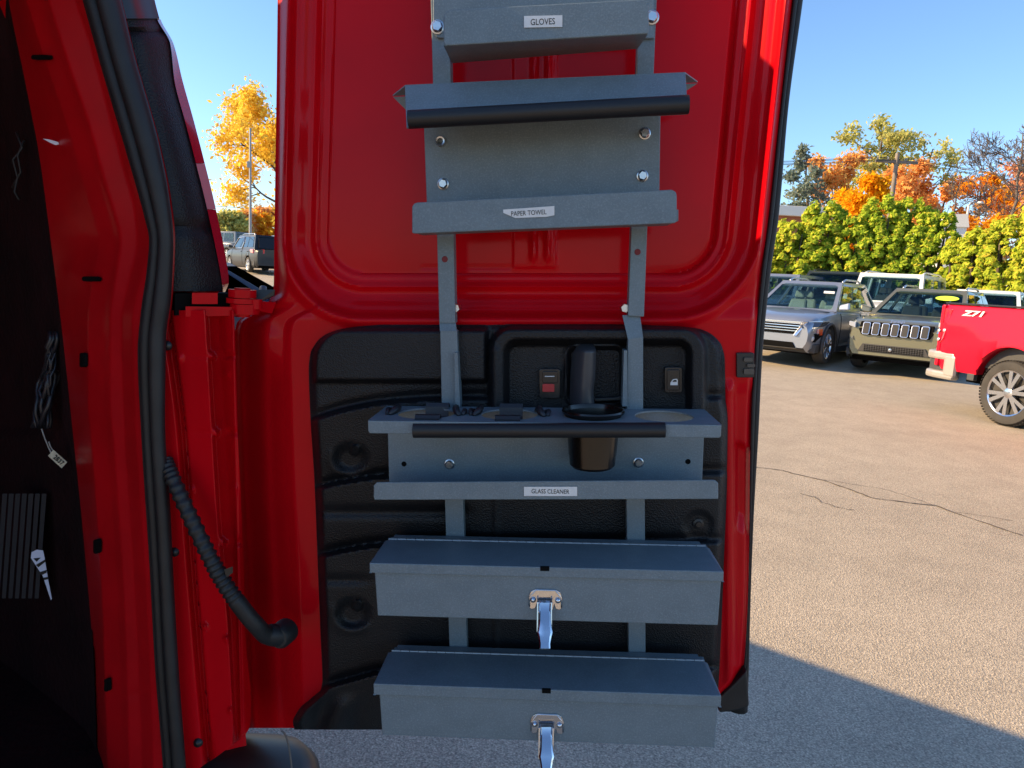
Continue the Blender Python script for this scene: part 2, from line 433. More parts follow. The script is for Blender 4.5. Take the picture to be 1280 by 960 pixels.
# rear pillar: bands of formed steel followed from the picture
c0 = spl([(-160, -10), (0, 11), (100, 31), (200, 50), (290, 62), (400, 76), (540, 91), (690, 106), (820, 116), (960, 120), (1100, 122)])
c1 = spl([(-160, 15), (0, 55), (80, 80), (160, 107), (230, 126), (270, 138), (300, 145), (350, 138), (400, 132), (500, 132), (560, 137), (690, 146), (760, 150), (960, 156), (1100, 160)])
c2 = spl([(-160, 55), (0, 95), (50, 112), (200, 152), (260, 168), (300, 172), (350, 162), (400, 152), (540, 156), (690, 166), (800, 172), (960, 178), (1100, 182)])
c3 = spl([(-160, 60), (0, 106), (80, 128), (200, 163), (270, 182), (300, 188), (340, 185), (390, 178), (440, 174), (540, 178), (700, 188), (830, 195), (960, 205), (1100, 212)])
c4 = spl([(-160, 100), (0, 148), (70, 165), (180, 196), (250, 210), (300, 215), (370, 212), (420, 206), (520, 205), (640, 212), (760, 218), (870, 225), (960, 232), (1100, 240)])
def inner_depth(px, py):
    k = [c0(py) - 200, c0(py), c1(py) - 22, c1(py) - 2, c1(py) + 6, c2(py), c2(py) + 14, c3(py) + 8, c4(py) + 12]
    d = [1.50, 1.275, 1.168, 1.142, 1.128, 1.122, 1.098, 1.088, 1.085]
    out = np.full(np.shape(px), d[-1])
    for i in range(len(k) - 2, -1, -1):
        t = np.clip((px - k[i]) / (k[i + 1] - k[i] + 1e-6), 0, 1)
        out = np.where(px < k[i + 1], d[i] + (d[i + 1] - d[i]) * t, out)
    seam = 0.004 * gauss(py, 868, 4) * (px > c0(py))
    return out + seam - 0.004 * gauss(py, 345, 14) * sstep(0, 20, px - c0(py)) * sstep(0, 30, c1(py) - px)
mk('rear_pillar', patch(lambda x, y: vpt(x, y, inner_depth(x, y)), -160, 1100, 260, c0, lambda y: c4(y) + 4, 70), REDIN, van, smooth=True)
pillar = van.children[-1]
lin = lambda y: c0(y) * 0 - 260
def lin_depth(x, y):
    d = 1.279 + 0.50 * np.clip((c0(y) - x) / 200, 0, 2)
    d = d + 0.03 * sstep(0, 10, c0(y) - x)
    d = d - 0.05 * sstep(806, 790, y) * sstep(780, 806, y) - 0.03 * sstep(800, 812, y)
    d = d - 0.16 * sstep(200, -20, y) * sstep(0, 50, c0(y) - x)
    d = d + 0.05 * (sstep(546, 534, y)) * sstep(15, 60, c0(y) - x)
    return d
mk('inner_side', patch(lambda x, y: vpt(x, y, lin_depth(x, y)), -160, 1100, 160, lin, lambda y: c0(y) + 1, 60), INSHADE, van, smooth=True)
for x, y, w, h, rot in ((55, 72, 11, 3, .05), (117, 349, 10, 3, .0), (107, 450, 2.6, 9, 0), (124, 682, 3.2, 9, 0), (137, 855, 2.4, 8, 0)):
    pl = rrect(x - w, y - h, x + w, y + h, min(w, h) * .9, 4)
    pts = [vpt(a, b, float(inner_depth(np.array(a), np.array(b))) - .004) for a, b in pl]
    mk("slot", MB().sheet(pts, .006), DARK, pillar)
# the weatherstrip that runs round the door opening
ysl = np.linspace(-160, 1100, 150)
def sealpath(fr, dep): return vpt(c3(ysl) * (1 - fr) + c4(ysl) * fr, ysl, dep)
wid = (c4(ysl) - c3(ysl)) / F * 1.06
sl = MB()
sl.tube(sealpath(.28, 1.075), wid * .27, 12)
sl.tube(sealpath(.70, 1.062), wid * .33, 14)
sl.tube(sealpath(.04, 1.085), wid * .10, 8)
mk('weatherstrip', sl, RUBBER, van, smooth=True)

# hinge side of the opening, below the lamp
jr = spl([(385, 292), (400, 293), (540, 297), (620, 301), (700, 304), (800, 307), (880, 314), (908, 312), (945, 272), (960, 250), (1000, 215)])
ja = spl([(385, 212), (395, 213), (540, 232), (640, 239), (780, 250), (950, 265), (1000, 270)])
jb0 = spl([(385, 257), (470, 262), (540, 266), (680, 275), (770, 285), (900, 292), (1000, 297)])
def jb(y):                                   # the notched edge of the raised strip
    y = np.asarray(y, float); r = jb0(y)
    for n in (446, 541, 678): r = r + 8 * np.clip(1 - np.abs(y - n) / 7, 0, 1) * (y < n + 3)
    return r
def jamb_depth(x, y):
    a, b = ja(y), jb(y)
    d = 1.085 + 0.022 * sstep(-9, -2, x - (a - 3)) * 1.0
    d = d - 0.030 * sstep(-3, 3, x - a) + 0.014 * np.clip((b - x) / (b - a + 1e-6), 0, 1) * (x > a)
    d = d + 0.045 * sstep(-1.5, 3, x - b)
    d = d - 0.018 * sstep(14, 34, x - b)
    d = d - 0.006 * gauss(x, 291 + (y - 400) * .02, 2)
    for (cx, cy) in ((284, 468), (293, 611), (224, 448)): d = d - 0.006 * np.exp(-(((x - cx) / 4.5) ** 2 + ((y - cy) / 4.5) ** 2))
    for (cx, cy) in ((240, 612), (256, 783), (283, 798), (288, 888)): d = d - 0.012 * np.clip(1 - (np.abs(x - cx) / 6 + np.abs(y - cy) / 5), 0, 1)
    return d
mk('hinge_pillar', patch(lambda x, y: vpt(x, y, jamb_depth(x, y)), 388, 1000, 210, lambda y: c4(y) - 2, jr, 90), RED, van, smooth=True)
mk('sill_end', MB().tube([vpt(205, 1000, 1.14), vpt(262, 952, 1.18), vpt(285, 932, 1.2)], [.05, .03, .02], 10), DARK, van, smooth=True)
hp = MB()
hp.sheet([vpt(x, y, d) for x, y, d in ((215, 393, 1.10), (215, 366, 1.10), (300, 366, 1.16), (300, 392, 1.16))], .02)
mk('hinge_pocket', hp, DARK, van)
hg = MB()
hg.hexa([vpt(*q) for q in ((232, 396, 1.08), (232, 383, 1.08), (315, 384, 1.12), (315, 394, 1.12))], [vpt(*q) for q in ((232, 396, 1.11), (232, 383, 1.11), (315, 384, 1.15), (315, 394, 1.15))])
hg.hexa([vpt(*q) for q in ((240, 380, 1.085), (240, 366, 1.085), (272, 366, 1.10), (272, 380, 1.10))], [vpt(*q) for q in ((240, 380, 1.11), (240, 366, 1.11), (272, 366, 1.13), (272, 380, 1.13))])
for x, y0, y1, r in ((303, 362, 372, .021), (303, 373, 379, .024), (306, 380, 392, .022), (303, 360, 396, .012), (318, 374, 386, .012)):
    hg.cyl(vpt(x, y0, 1.125), vpt(x, y1, 1.125), r, n=18)
hg.hexa([vpt(*q) for q in ((296, 383, 1.12), (296, 374, 1.12), (345, 378, 1.17), (340, 392, 1.17))], [vpt(*q) for q in ((296, 383, 1.14), (296, 374, 1.14), (345, 378, 1.19), (340, 392, 1.19))])
mk('hinge', hg, RED, van, smooth='auto', bevel=.002)
mk('hinge_gap_shade', MB().sheet([vpt(312, 363, 1.16), vpt(344, 363, 1.17), vpt(343, 370, 1.17), (vpt(322, 379, 1.16))], .01), BLACK, van)  # black sheet standing in for the shade in the gap beside the hinge
# tail lamp on the corner
lx0 = spl([(-120, 168), (22, 196), (55, 213), (100, 218), (150, 231), (200, 244), (270, 261), (350, 277), (366, 279)])
lx1 = spl([(-120, 172), (22, 200), (55, 217), (100, 228), (150, 242), (200, 255), (262, 270), (340, 285), (352, 286), (366, 281)])
def lamp_depth(x, y):
    t = (x - c4(y)) / (lx0(y) - c4(y) + 1e-6)
    return 1.09 + .06 * t - .012 * np.sin(np.clip(t, 0, 1) * math.pi) + 0.006 * gauss(y, 285, 7) + 0.006 * gauss(y, 40, 3)
mk('tail_lamp', patch(lambda x, y: vpt(x, y, lamp_depth(x, y)), 22, 364, 60, lambda y: c4(y) - 3, lambda y: lx0(y) + 1, 20, lambda p: p + np.array([-.03, .05, 0])), TRIM, van, smooth='auto')
lamp = van.children[-1]
mk('roof_corner', patch(lambda x, y: vpt(x, y, lamp_depth(x, y) - .006), -160, 23, 20, lambda y: c4(y) - 3, lambda y: lx0(y) + 3, 12, lambda p: p + np.array([-.03, .05, 0])), mat('dark_grey_cap', (.035, .04, .045), .35), van, smooth='auto')
def lens(y0, y1, m, name):
    fn = lambda x, y: vpt(x, y, 1.150 + .02 * (x - lx0(y)) / (lx1(y) - lx0(y) + 1e-6) - .004)
    mk(name, patch(fn, y0, y1, 50, lx0, lx1, 8, lambda p: p + np.array([-.025, .045, 0])), m, lamp, smooth='auto')
lens(24, 204, LENS, 'lens'); lens(204.5, 261.5, LENSW, 'lens'); lens(262, 365, LENS, 'lens')
van.children[-1]
# rear bumper end
mk('rear_bumper', MB().tube([vpt(180, 1010, 1.10), vpt(270, 1000, 1.17), vpt(330, 998, 1.24), vpt(347, 998, 1.255), vpt(362, 1000, 1.27), vpt(374, 1003, 1.28), vpt(382, 1006, 1.285)], [.112, .112, .112, .110, .096, .070, .02], 28), BLACK, van, smooth=True)
mk('bumper_trim', MB().tube([(vpt(352 + 14 * math.cos(a), 998 - 84 * math.sin(a), 1.17)) for a in np.linspace(.2, 1.6, 12)], .0016, 6), mat('scuffed_plastic', (.12, .11, .10), .6), van)
# wiring conduit from pillar to door
cp = np.array([(206, 575, 1.075), (215, 596, 1.06), (235, 640, 1.045), (259, 690, 1.04), (276, 722, 1.045), (295, 750, 1.05), (318, 779, 1.06), (334, 793, 1.08), (350, 794, 1.095)])
t = np.linspace(0, 1, 160); k = np.linspace(0, 1, len(cp))
pp = vpt(*[spl(list(zip(k, cp[:, j])))(t) for j in range(3)])
rad = np.where(t < .62, np.where(np.sin(t * 230) > 0, .0138, .0112), .0135 + .004 * sstep(.8, .95, t)) * (.85 + .2 * t)
mk('wiring_conduit', MB().tube(pp, rad, 14), RUBBER, van, smooth=True)
cond = van.children[-1]
mk('grommet', MB().lathe([(0, .014), (.016, .012), (.0205, .005), (.021, -.02), (0, -.02)], vpt(351, 794, 1.095), (-.15, -1, .1), 24), RUBBER, cond, smooth='auto')
mk('conduit_clip', MB().hexa([vpt(*q) for q in ((280, 712, 1.04), (291, 708, 1.04), (291, 716, 1.04), (283, 722, 1.04))], [vpt(*q) for q in ((280, 712, 1.055), (291, 708, 1.055), (291, 716, 1.055), (283, 722, 1.055))]), BLACK, cond)
for x, y in ((209, 432), (218, 690), (248, 928)):
    mk('plug', MB().lathe([(0, .006), (.006, .005), (.008, 0)], vpt(x, y, 1.085), (0, -1, 0), 14), BLACK, van, smooth=True)
# loose wiring, vent and stowage inside
har = MB()
for i in range(9):
    x0 = 66 + rng.uniform(-6, 6)
    q = [vpt(x0 + 6 * math.sin(i + s * 5) - 16 * s + rng.normal(0, 1.5), 415 + 120 * s, 1.31 + .01 * math.sin(i * 2 + s * 9)) for s in np.linspace(0, 1, 14)]
    har.tube(q, rng.uniform(.002, .005), 7)
mk('wire_harness', har, mat('harness_tape', (.014, .014, .018), .4), van, smooth=True)
for q in ([(20, 165), (28, 185), (16, 200), (22, 222), (18, 240), (24, 250)], [(30, 175), (22, 195), (26, 215), (15, 235)], [(62, 470), (76, 462), (72, 478), (60, 492)]):
    mk('loose_wire', MB().tube([vpt(x, y, 1.33) for x, y in q], .002, 7), bpy.data.materials.get('pale_wire') or mat('pale_wire', (.014, .011, .011), .6), van, smooth=True)
vt = MB()
for i in range(7):
    x = -6 + i * 8.2
    vt.hexa([vpt(*q) for q in ((x, 748, 1.36), (x + 10 - 1, 617, 1.38), (x + 15, 617, 1.38), (x + 5, 748, 1.36))], [vpt(*q) for q in ((x, 748, 1.385), (x + 9, 617, 1.405), (x + 15, 617, 1.405), (x + 5, 748, 1.385))])
mk('vent_grille', vt, mat('grey_vent_plastic', (.016, .016, .017), .7, bump=.2), van)

# ------------------------------------------------------------------ the open rear door
Ld = spl([(-260, 349), (0, 347), (290, 343), (362, 342), (378, 335), (400, 299), (404, 296), (420, 293), (600, 297), (700, 302), (900, 310), (910, 311)])
Rd = spl([(-260, 1024), (0, 991), (140, 975), (270, 961), (340, 952), (440, 943), (540, 938), (700, 936), (830, 930), (845, 922), (868, 903), (885, 895), (910, 890)])
def door_h(x, y):
    xl = np.interp(y, [-260, 0, 300, 400], [366, 361, 354, 352]); xr = np.interp(y, [-260, 0, 300, 400], [1018, 981, 950, 940])
    X = 360 + (x - xl) / (xr - xl) * 600
    f = -sd_rr(X, y, 660, -50, 300, 449, 105)               # distance inside the window frame's rim
    h = 0.010 * sstep(-14, -2, f) * sstep(8, -2, f)
    h = h - 0.018 * sstep(0, 12, f) - 0.016 * sstep(10, 34, f) + 0.007 * gauss(f, 41, 4.0)
    h = h - 0.006 * sstep(54, 58, f)
    right = sstep(800, 880, X)
    h = h - 0.006 * gauss(f, 58, 3.5) * right * sstep(-1, 0, f)
    inn = sstep(62, 66, f)
    h = h + inn * 0.004 * sstep(640, 643, x) * sstep(697, 694, x)
    fade = sstep(334, 318, y)
    for cx in (667, 685): h = h + inn * 0.009 * gauss(x, cx - (y - 300) * .004, 4.2) * fade
    h = h - inn * 0.003 * sstep(526, 528, x) * sstep(640, 637, x) * sstep(332, 336, y) * sstep(350, 347, y)
    # turned-back flange at the window's hinge side, and the hinge-side edge below it
    up = sstep(385, 366, y)
    h = h - up * 0.030 * sstep(18, 2, x - Ld(y))
    lo = 1 - sstep(400, 372, y)
    e = x - Ld(y)
    low = -0.016 * sstep(9, 0, e) - 0.026 * sstep(40, 10, e) - 0.016 * sstep(66, 42, e) * sstep(16, 60, y - 400 + 0 * e)
    low = low + 0.010 * sstep(60, 72, e)
    h = h + lo * low
    h = h + lo * 0.012 * np.exp(-(((x - 335) / 17.0) ** 2 + ((y - 447) / 26.0) ** 2))
    # free edge: bead along the trim, rounded outer edge, scalloped pocket
    g = Rd(y) - x
    h = h - 0.020 * sstep(7, 0, g)
    lr = sstep(470, 500, y)
    h = h + lr * 0.006 * gauss(x, 911, 5) - lr * 0.010 * sstep(914, 922, x)
    pk = sstep(545, 556, y - 0.5 * (x - 915)) * sstep(662, 630, y - 0.7 * (x - 915)) * sstep(917, 923, x)
    h = h - 0.016 * pk
    h = h + 0.004 * np.exp(-(((x - 913) / 6) ** 2 + ((y - 487) / 8) ** 2))
    return h
door_mb = patch(lambda x, y: dab(x, y, door_h(x, y)), -260, 910, 470, Ld, Rd, 300, lambda p: np.stack([p[:, 0], p[:, 1], 0 * p[:, 2] - .085], 1))
mk('rear_door', V(door_mb), RED, van, smooth='auto', ang=50)
door = van.children[-1]
def dpart(name, mb, m, **k): return mk(name, V(mb), m, door, **k)
ysr = np.linspace(-260, 884, 90)
so = spl([(-260, 1036), (0, 1003), (135, 985), (270, 973), (340, 963), (440, 953), (540, 948), (650, 942), (760, 938), (884, 935)])
wd = (so(ysr) - Rd(ysr)) / F * 1.15
sm = MB().tube(dab((so(ysr) * .62 + Rd(ysr) * .38), ysr, -.022), wd * .40, 12)
sm.tube(dab((so(ysr) * .25 + Rd(ysr) * .75), ysr, -.014), wd * .25, 8)
dpart('door_seal', sm, RUBBER, smooth=True)
cr = [(898, 874), (906, 866), (920, 853), (934, 838), (937, 884), (920, 889), (899, 892)]
dpart('corner_seal', dprism(cr, .003, .05), RUBBER, bevel=.004)
dpart('door_latch', dprism(rrect(921, 441, 943, 472, 2), .0165, .03), BLACK, bevel=.001)
lm = MB()
for a, b, c_, d_ in ((930, 447, 941, 452), (934, 455, 944, 459), (930, 461, 943, 468)):
    lm.add(*(lambda m_: (np.concatenate(m_.v), m_.f))(dprism(rrect(a, b, c_, d_, 1.5), .0205, .006)))
dpart('latch_pawl', lm, mat('latch_metal', (.08, .08, .085), .3, metal=.8))

# moulded trim
Lt = spl([(404, 520), (406, 470), (409, 440), (413, 420), (420, 404), (430, 394), (442, 388), (460, 386), (520, 388), (600, 393), (700, 397), (800, 401), (850, 403), (862, 401), (875, 388), (890, 372), (902, 366), (912, 368)])
Rt = spl([(404, 700), (406, 800), (409, 862), (413, 880), (420, 892), (432, 902), (450, 906), (500, 907), (516, 910), (530, 911), (700, 905), (800, 901), (870, 897), (885, 890), (912, 886)])
B1 = spl([(380, 528), (395, 522), (430, 511), (480, 502), (560, 497), (920, 497)])
B2 = spl([(380, 615), (395, 610), (430, 601), (490, 594), (920, 590)])
B3 = spl([(380, 702), (398, 695), (440, 685), (480, 680), (920, 676)])
B4 = spl([(380, 866), (400, 860), (440, 848), (475, 840), (920, 836)])
def trim_h(x, y):
    h = 0.010 + 0 * x
    h = h + 0.016 * sstep(408, 416, y) * sstep(480, 473, y) * sstep(612, 604, x) * sstep(388, 396, x) - .004 * gauss(x, 612, 5) * (y < 500)
    for B, nx in ((B1, B2), (B2, B3), (B3, B4), (B4, None)):
        b = B(x); n = nx(x) if nx is not None else 920
        amp = 0.020 * sstep(640, 480, x) + .006
        h = h + amp * sstep(-2, 5, y - b) * np.clip((n - y) / (n - b), 0, 1) ** 0.7
        h = h - .005 * gauss(y, b - 4, 5)
    for k, (a, b) in enumerate(((405, 412), (430, 470))): pass
    h = h - .008 * gauss(y, 640, 7) * sstep(600, 560, x)  - .006 * gauss(y, 725, 6) * sstep(480, 440, x)
    for cx, cy in ((438, 570), (441, 764)):
        r = np.hypot((x - cx) / 1.15, y - cy - 3)
        h = h - .013 * sstep(24, 8, r) + .003 * gauss(r, 20, 6) * sstep(0, 14, y - cy - .6 * (x - cx))
        h = h + .008 * sstep(8, 5, np.hypot(x - cx - 6, y - cy + 8))
    r = np.hypot(x - 873, y - 657); h = h - .006 * sstep(22, 12, r)
    s = sd_rr(x, y, 747, 474, 134, 66, 34)
    h = h * sstep(-4, 6, s) + sstep(6, -4, s) * .012
    h = h + .020 * sstep(5, -3, s) * sstep(-24, -14, s) - .010 * sstep(-18, -26, s)
    h = h + .004 * gauss(x, 620, 4) * sstep(430, 440, y) * (s > -40)
    e = np.minimum(np.minimum(x - Lt(y), Rt(y) - x), (y - 403) * 1.0)
    h = h * sstep(-1, 11, e) + .001
    h = h + sstep(862, 885, y) * sstep(480, 400, x) * (.012 * np.sin((x - 366) * .12 + y * .05) * sstep(0, 14, x - Lt(y)) + .004)
    return np.maximum(h, -.001)
dpart('trim_panel', patch(lambda x, y: dab(x, y, trim_h(x, y) + .013), 404, 912, 250, Lt, Rt, 260, lambda p: np.stack([p[:, 0], p[:, 1], 0 * p[:, 2] - .05], 1)), TRIM, smooth='auto', ang=60)
for x, y, r in ((445, 562, 5), (447, 752, 5.5), (873, 655, 7.5)):
    c = dab(x, y, .022)
    dpart('trim_clip', MB().lathe([(0, .004), (r * .0006, .004), (r * .0007, .002), (r * .0012, .001), (r * .0013, -.004)], c, (0, 0, 1), 18), BLACK, smooth='auto')
# release handle in its cup
def bowl(x, y):
    s = sd_rr(x, y, 744, 468, 40, 40, 16)
    return .0225 + .004 * sstep(0, -3, s) - .012 * sstep(-3, -12, s)
dpart('handle_cup', patch(lambda x, y: dab(x, y, bowl(x, y)), 428, 510, 40, spl([(428, 716), (434, 709), (444, 706), (510, 703)]), spl([(428, 768), (434, 778), (444, 783), (510, 785)]), 40, lambda p: np.stack([p[:, 0], p[:, 1], 0 * p[:, 2] + .015], 1)), TRIM, smooth='auto')
def grip(x, y):
    t = (x - gl(y)) / (gr(y) - gl(y)); return .024 + .030 * np.sin(np.clip(t, 0, 1) * math.pi * .78) ** .7 * sstep(428, 440, y) - .0
gl = spl([(430, 722), (440, 717), (470, 713), (505, 712)]); gr = spl([(430, 741), (434, 744), (440, 745), (470, 744), (490, 742), (505, 743)])
dpart('release_handle', patch(lambda x, y: dab(x, y, grip(x, y)), 430, 505, 40, gl, gr, 16, lambda p: np.stack([p[:, 0], p[:, 1], 0 * p[:, 2] + .016], 1)), mat('smooth_black_handle', (.04, .042, .048), .36), smooth='auto', ang=60)
dpart('release_handle', dprism([(741, 494), (744, 498), (768, 497), (781, 494), (781, 500), (744, 502)], .034, .012), BLACK, bevel=.0015)
def switch(x0, y0, x1, y1):
    dpart('switch_bezel', dprism(rrect(x0, y0, x1, y1, 3), .0275, .008), SATIN, bevel=.001)
switch(674, 461, 700, 498)
dpart('lock_switch', dprism(rrect(678, 464, 697, 479, 2), .0305, .006), SATIN, bevel=.001)
dpart('lock_switch', dprism(rrect(678, 480, 693, 490, 1.5), .0300, .006), mat('red_switch_mark', (.55, .03, .03), .4), bevel=.0006)
dpart('switch_mark', dprism([(681, 470), (693, 470), (693, 471), (681, 471)], .0312, .001), LABEL)
switch(831, 459, 853, 491)
dpart('unlock_switch', dprism(rrect(834, 462, 850, 488, 2), .0305, .006), SATIN, bevel=.001)
ic = [(838, 481.5), (838, 478.5), (839.5, 476.5), (841.5, 474), (846.3, 473.6), (847.2, 475), (847.2, 481.5)]
dpart('switch_icon', dprism(ic, .0312, .001), LABEL)
dpart('switch_icon', dprism([(840.5, 477.4), (842.2, 475), (845.8, 474.8), (845.8, 477.4)], .0316, .001), SATIN)

# ------------------------------------------------------------------ rack on the door
rack = thing('door_rack', 'pair of grey steel uprights bolted to the red door behind the shelves', 'rack', MD, tuple(dab(680, 812, .03)))
def add(mb, other): return mb.add(np.concatenate(other.v), other.f)
mk('upright', dprism([(533, -200), (558, -200), (569, 404), (549, 404)], .050, .026), GREY, rack, bevel=.0012)
mk('upright', dprism([(803, -200), (828, -200), (821, 0), (809, 290), (805, 396), (785, 395), (789, 290), (797, 60)], .050, .026), GREY, rack, bevel=.0012)
def lowrail(pts_l, pts_r):
    return dprism(pts_l + pts_r[::-1], .054, .020)
mk('upright', lowrail([(550, 413), (552, 505), (556, 625), (562, 822)], [(571, 413), (575, 505), (579, 625), (584, 822)]), GREY, rack, bevel=.0012)
mk('upright', lowrail([(785, 422), (783, 505), (783, 625), (786, 822)], [(804, 420), (804, 505), (806, 625), (807, 822)]), GREY, rack, bevel=.0012)
def strap_bend(tl, tr, bl, br, o0, o1):
    q = np.array([dab(*tl, o0), dab(*tr, o0), dab(*br, o1), dab(*bl, o1)])
    return MB().sheet(q[::-1], .004)
mk('joggle', strap_bend((549, 400), (569, 400), (550, 414), (571, 414), .046, .0545), GREY, rack)
mk('joggle', strap_bend((778, 394), (800, 394), (785, 424), (804, 422), .044, .0545), GREY, rack)
mk('flange', dprism([(568, 441), (572, 441), (575, 508), (569, 508)], .062, .028), GREY, rack)
mk('flange', dprism([(780, 438), (784, 438), (784, 508), (778, 508)], .062, .028), GREY, rack)
for x, y in ((570, 385), (781, 385)):
    mk('clamp_nut', MB().lathe([(0, .010), (.0065, .010), (.0075, .007), (.0075, -.012)], dab(x, y, .032), (0, 0, 1), 6), ZINC, rack)
for x, y in ((556, 324), (797, 315)):
    mk('bolt_hole', MB().lathe([(0, .0006), (.0042, .0006), (.0048, 0)], dab(x, y, .050), (0, 0, 1), 16), mat('red_through_hole', (.16, .006, .01), .6), rack)

def bolt(parent, x, y, o, r=.0078, ring=False):
    m = MB().lathe([(0, .0075), (r * .80, .0075), (r * .95, .0062), (r * .95, .0015)], dab(x, y, o), (0, 0, 1), 6)
    m.lathe([(r * .95, .0022), (r * 1.18, .0016), (r * 1.2, -.001)], dab(x, y, o), (0, 0, 1), 20)
    if ring: m = MB().lathe([(r * .55, -.001), (r * .60, .006), (r * .9, .0065), (r * 1.05, .004), (r * 1.1, -.001)], dab(x, y, o), (0, 0, 1), 20)
    return mk('bolt', m, ZINC, parent, smooth='auto')
def rear(p, o): q = np.array(p, float); q[..., 2] = o; return q

# glove tray
tray = thing('glove_tray', 'shallow grey steel tray marked GLOVES at the top of the door', 'tray', MD, tuple(dab(684, 50, .055)))
mk('back_plate', dprism([(541, -150), (818, -150), (818, 48), (797, 48), (797, 14), (562, 14), (562, 48), (546, 47), (541, 40)], .0555, .004), GREY, tray, bevel=.0013)
TM = MB()
mk('front_panel', dprism([(555, 54), (555, 20), (557, 15), (563, 12), (800, -1), (807, 1), (811, 6), (811, 38), (809, 42), (557, 57)], .145, .003), GREY, tray, bevel=.0013)
a0, a1 = dab(556, 57, .145), dab(810, 42, .145)
bq0, bq1 = dab(566, 79, .0575), dab(797, 61, .0575)
mk('bottom_panel', MB().sheet([a0 + [0, .0, -.003], a1 + [0, 0, -.003], bq1, bq0], -.002), GREY, tray)
for s, (f, b) in enumerate(((a0, bq0), (a1, bq1))):
    mk('end_panel', MB().sheet([f + [0, .001, -.003], b + [0, .001, 0], b + [0, .022, 0], f + [0, .040, -.003]], .002), GREY, tray)
bolt(tray, 547, 34, .0558, .0085); bolt(tray, 815, 22, .0558, .0085)
EX, EY, EN = (1, 0, 0), (0, 1, 0), (0, 0, 1)
def label(parent, poly, o, text, cx, cy, w, h, rot=0.0, m=LABEL):
    l = mk('name_label', dprism(poly, o, .0008), m, parent)
    k = .98 / F
    c, s = math.cos(rot), math.sin(rot)
    letter(text, w * k, dab(cx, cy, o + .0003), (c, s, 0), (-s, c, 0), EN, INK, l, height=h * k)
label(tray, [(655, 20), (703, 19), (703, 33.5), (655, 34.5)], .1466, 'GLOVES', 678.5, 27, 29, 7, 0.02)

# paper towel holder
tow = thing('paper_towel_holder', 'grey steel holder marked PAPER TOWEL with a wide flared black-edged top', 'holder', MD, tuple(dab(680, 290, .055)))
mk('back_plate', dprism([(529, 140), (826, 126), (824, 262), (534, 272)], .0555, .005), GREY, tow, bevel=.0013)
tl, tr = dab(506, 107, .100), dab(857, 91, .100); bl, br = dab(508, 159, .155), dab(860, 141, .155)
mk('top_lip', MB().sheet([bl, br, tr, tl], .003), GREY, tow, bevel=.0006)
wl, wr = dab(491, 120, .070), dab(872, 103, .070)
mk('top_web', MB().sheet([tl + [0, 0, -.0035], tr + [0, 0, -.0035], wr, wl], -.002), GREY, tow)
pl_, pr_ = dab(512, 142, .058), dab(842, 124, .058)
mk('top_web', MB().sheet([wl + [0, -.001, -.002], wr + [0, -.001, -.002], pr_, pl_], -.002), GREY, tow)
ft = dab(np.linspace(511, 860.5, 20), np.interp(np.linspace(511, 860.5, 20), [511, 861], [149.5, 130.5]), .156)
mk('edge_foam', MB().tube(ft, .0122, 16), FOAM, tow, smooth='auto')
lipb = [(515, 291), (515, 258), (518, 254), (522, 253), (840, 237), (845, 240), (846, 245), (846, 277), (843, 279), (518, 292)]
mk('bottom_lip', dprism(lipb, .125, .003), GREY, tow, bevel=.0013)
q0, q1 = dab(518, 291, .1215), dab(843, 278, .1215)
mk('bottom_web', MB().sheet([q0, q1, rear(q1, .0565), rear(q0, .0565)], -.002), GREY, tow)
mk('end_tab', dprism([(846, 262), (848, 262), (848, 276), (846, 277)], .121, .03), GREY, tow)
for x, y, r in ((551, 177, 1), (554, 230, 0), (806, 167, 0), (803, 220, 0)): bolt(tow, x, y, .0558, .0072, bool(r))
label(tow, [(629, 262), (693, 257.5), (693, 269), (683, 271), (644, 272.5), (629, 266)], .1265, 'PAPER TOWEL', 661, 266, 45, 6, 0.05)

# bottle shelf
sh = thing('bottle_shelf', 'grey steel shelf with round bottle holes marked GLASS CLEANER', 'shelf', MD, tuple(dab(680, 625, .05)))
pf = dab(681, 528, .165); zt = pf[1]
al, ar = dab(460, 528, .165)[0], dab(902, 528, .165)[0]
OB, OF = .050, .165
hole_x = [533, 637, 741, 830]
hc = [dab(x, 517, .108)[0] for x in hole_x]; HR = .0425; om = .108
bounds = [al] + [(hc[i] + hc[i + 1]) / 2 for i in range(3)] + [ar]
tp = MB()
N = 40
for i, c in enumerate(hc):
    outer, inner = [], []
    for k in range(N):
        th = 2 * math.pi * (k + .5) / N; dx, dz = math.cos(th), math.sin(th)
        s = min([((bounds[i + 1] - c) if dx > 0 else (c - bounds[i])) / abs(dx), ((OF - om) if dz > 0 else (om - OB)) / abs(dz)])
        outer.append((c + dx * s, dz * s + om)); inner.append((c + dx * HR, om + dz * HR))
    for zz in (zt, zt - .0025):
        tp.add([(x, zz, o) for x, o in outer] + [(x, zz, o) for x, o in inner], [(k, (k + 1) % N, N + (k + 1) % N, N + k) for k in range(N)])
    tp.add([(x, zt, o) for x, o in inner] + [(x, zt - .0025, o) for x, o in inner], [(k, (k + 1) % N, N + (k + 1) % N, N + k) for k in range(N)])
    # square corners of this cell
    for cx_, co in ((bounds[i], OB), (bounds[i + 1], OB), (bounds[i], OF), (bounds[i + 1], OF)):
        ds = sorted(range(N), key=lambda k: (outer[k][0] - cx_) ** 2 + (outer[k][1] - co) ** 2)[:2]
        for zz in (zt, zt - .0025): tp.add([(cx_, zz, co)] + [(outer[k][0], zz, outer[k][1]) for k in ds], [(0, 1, 2)])
mk('top_panel', tp, GREY, sh)
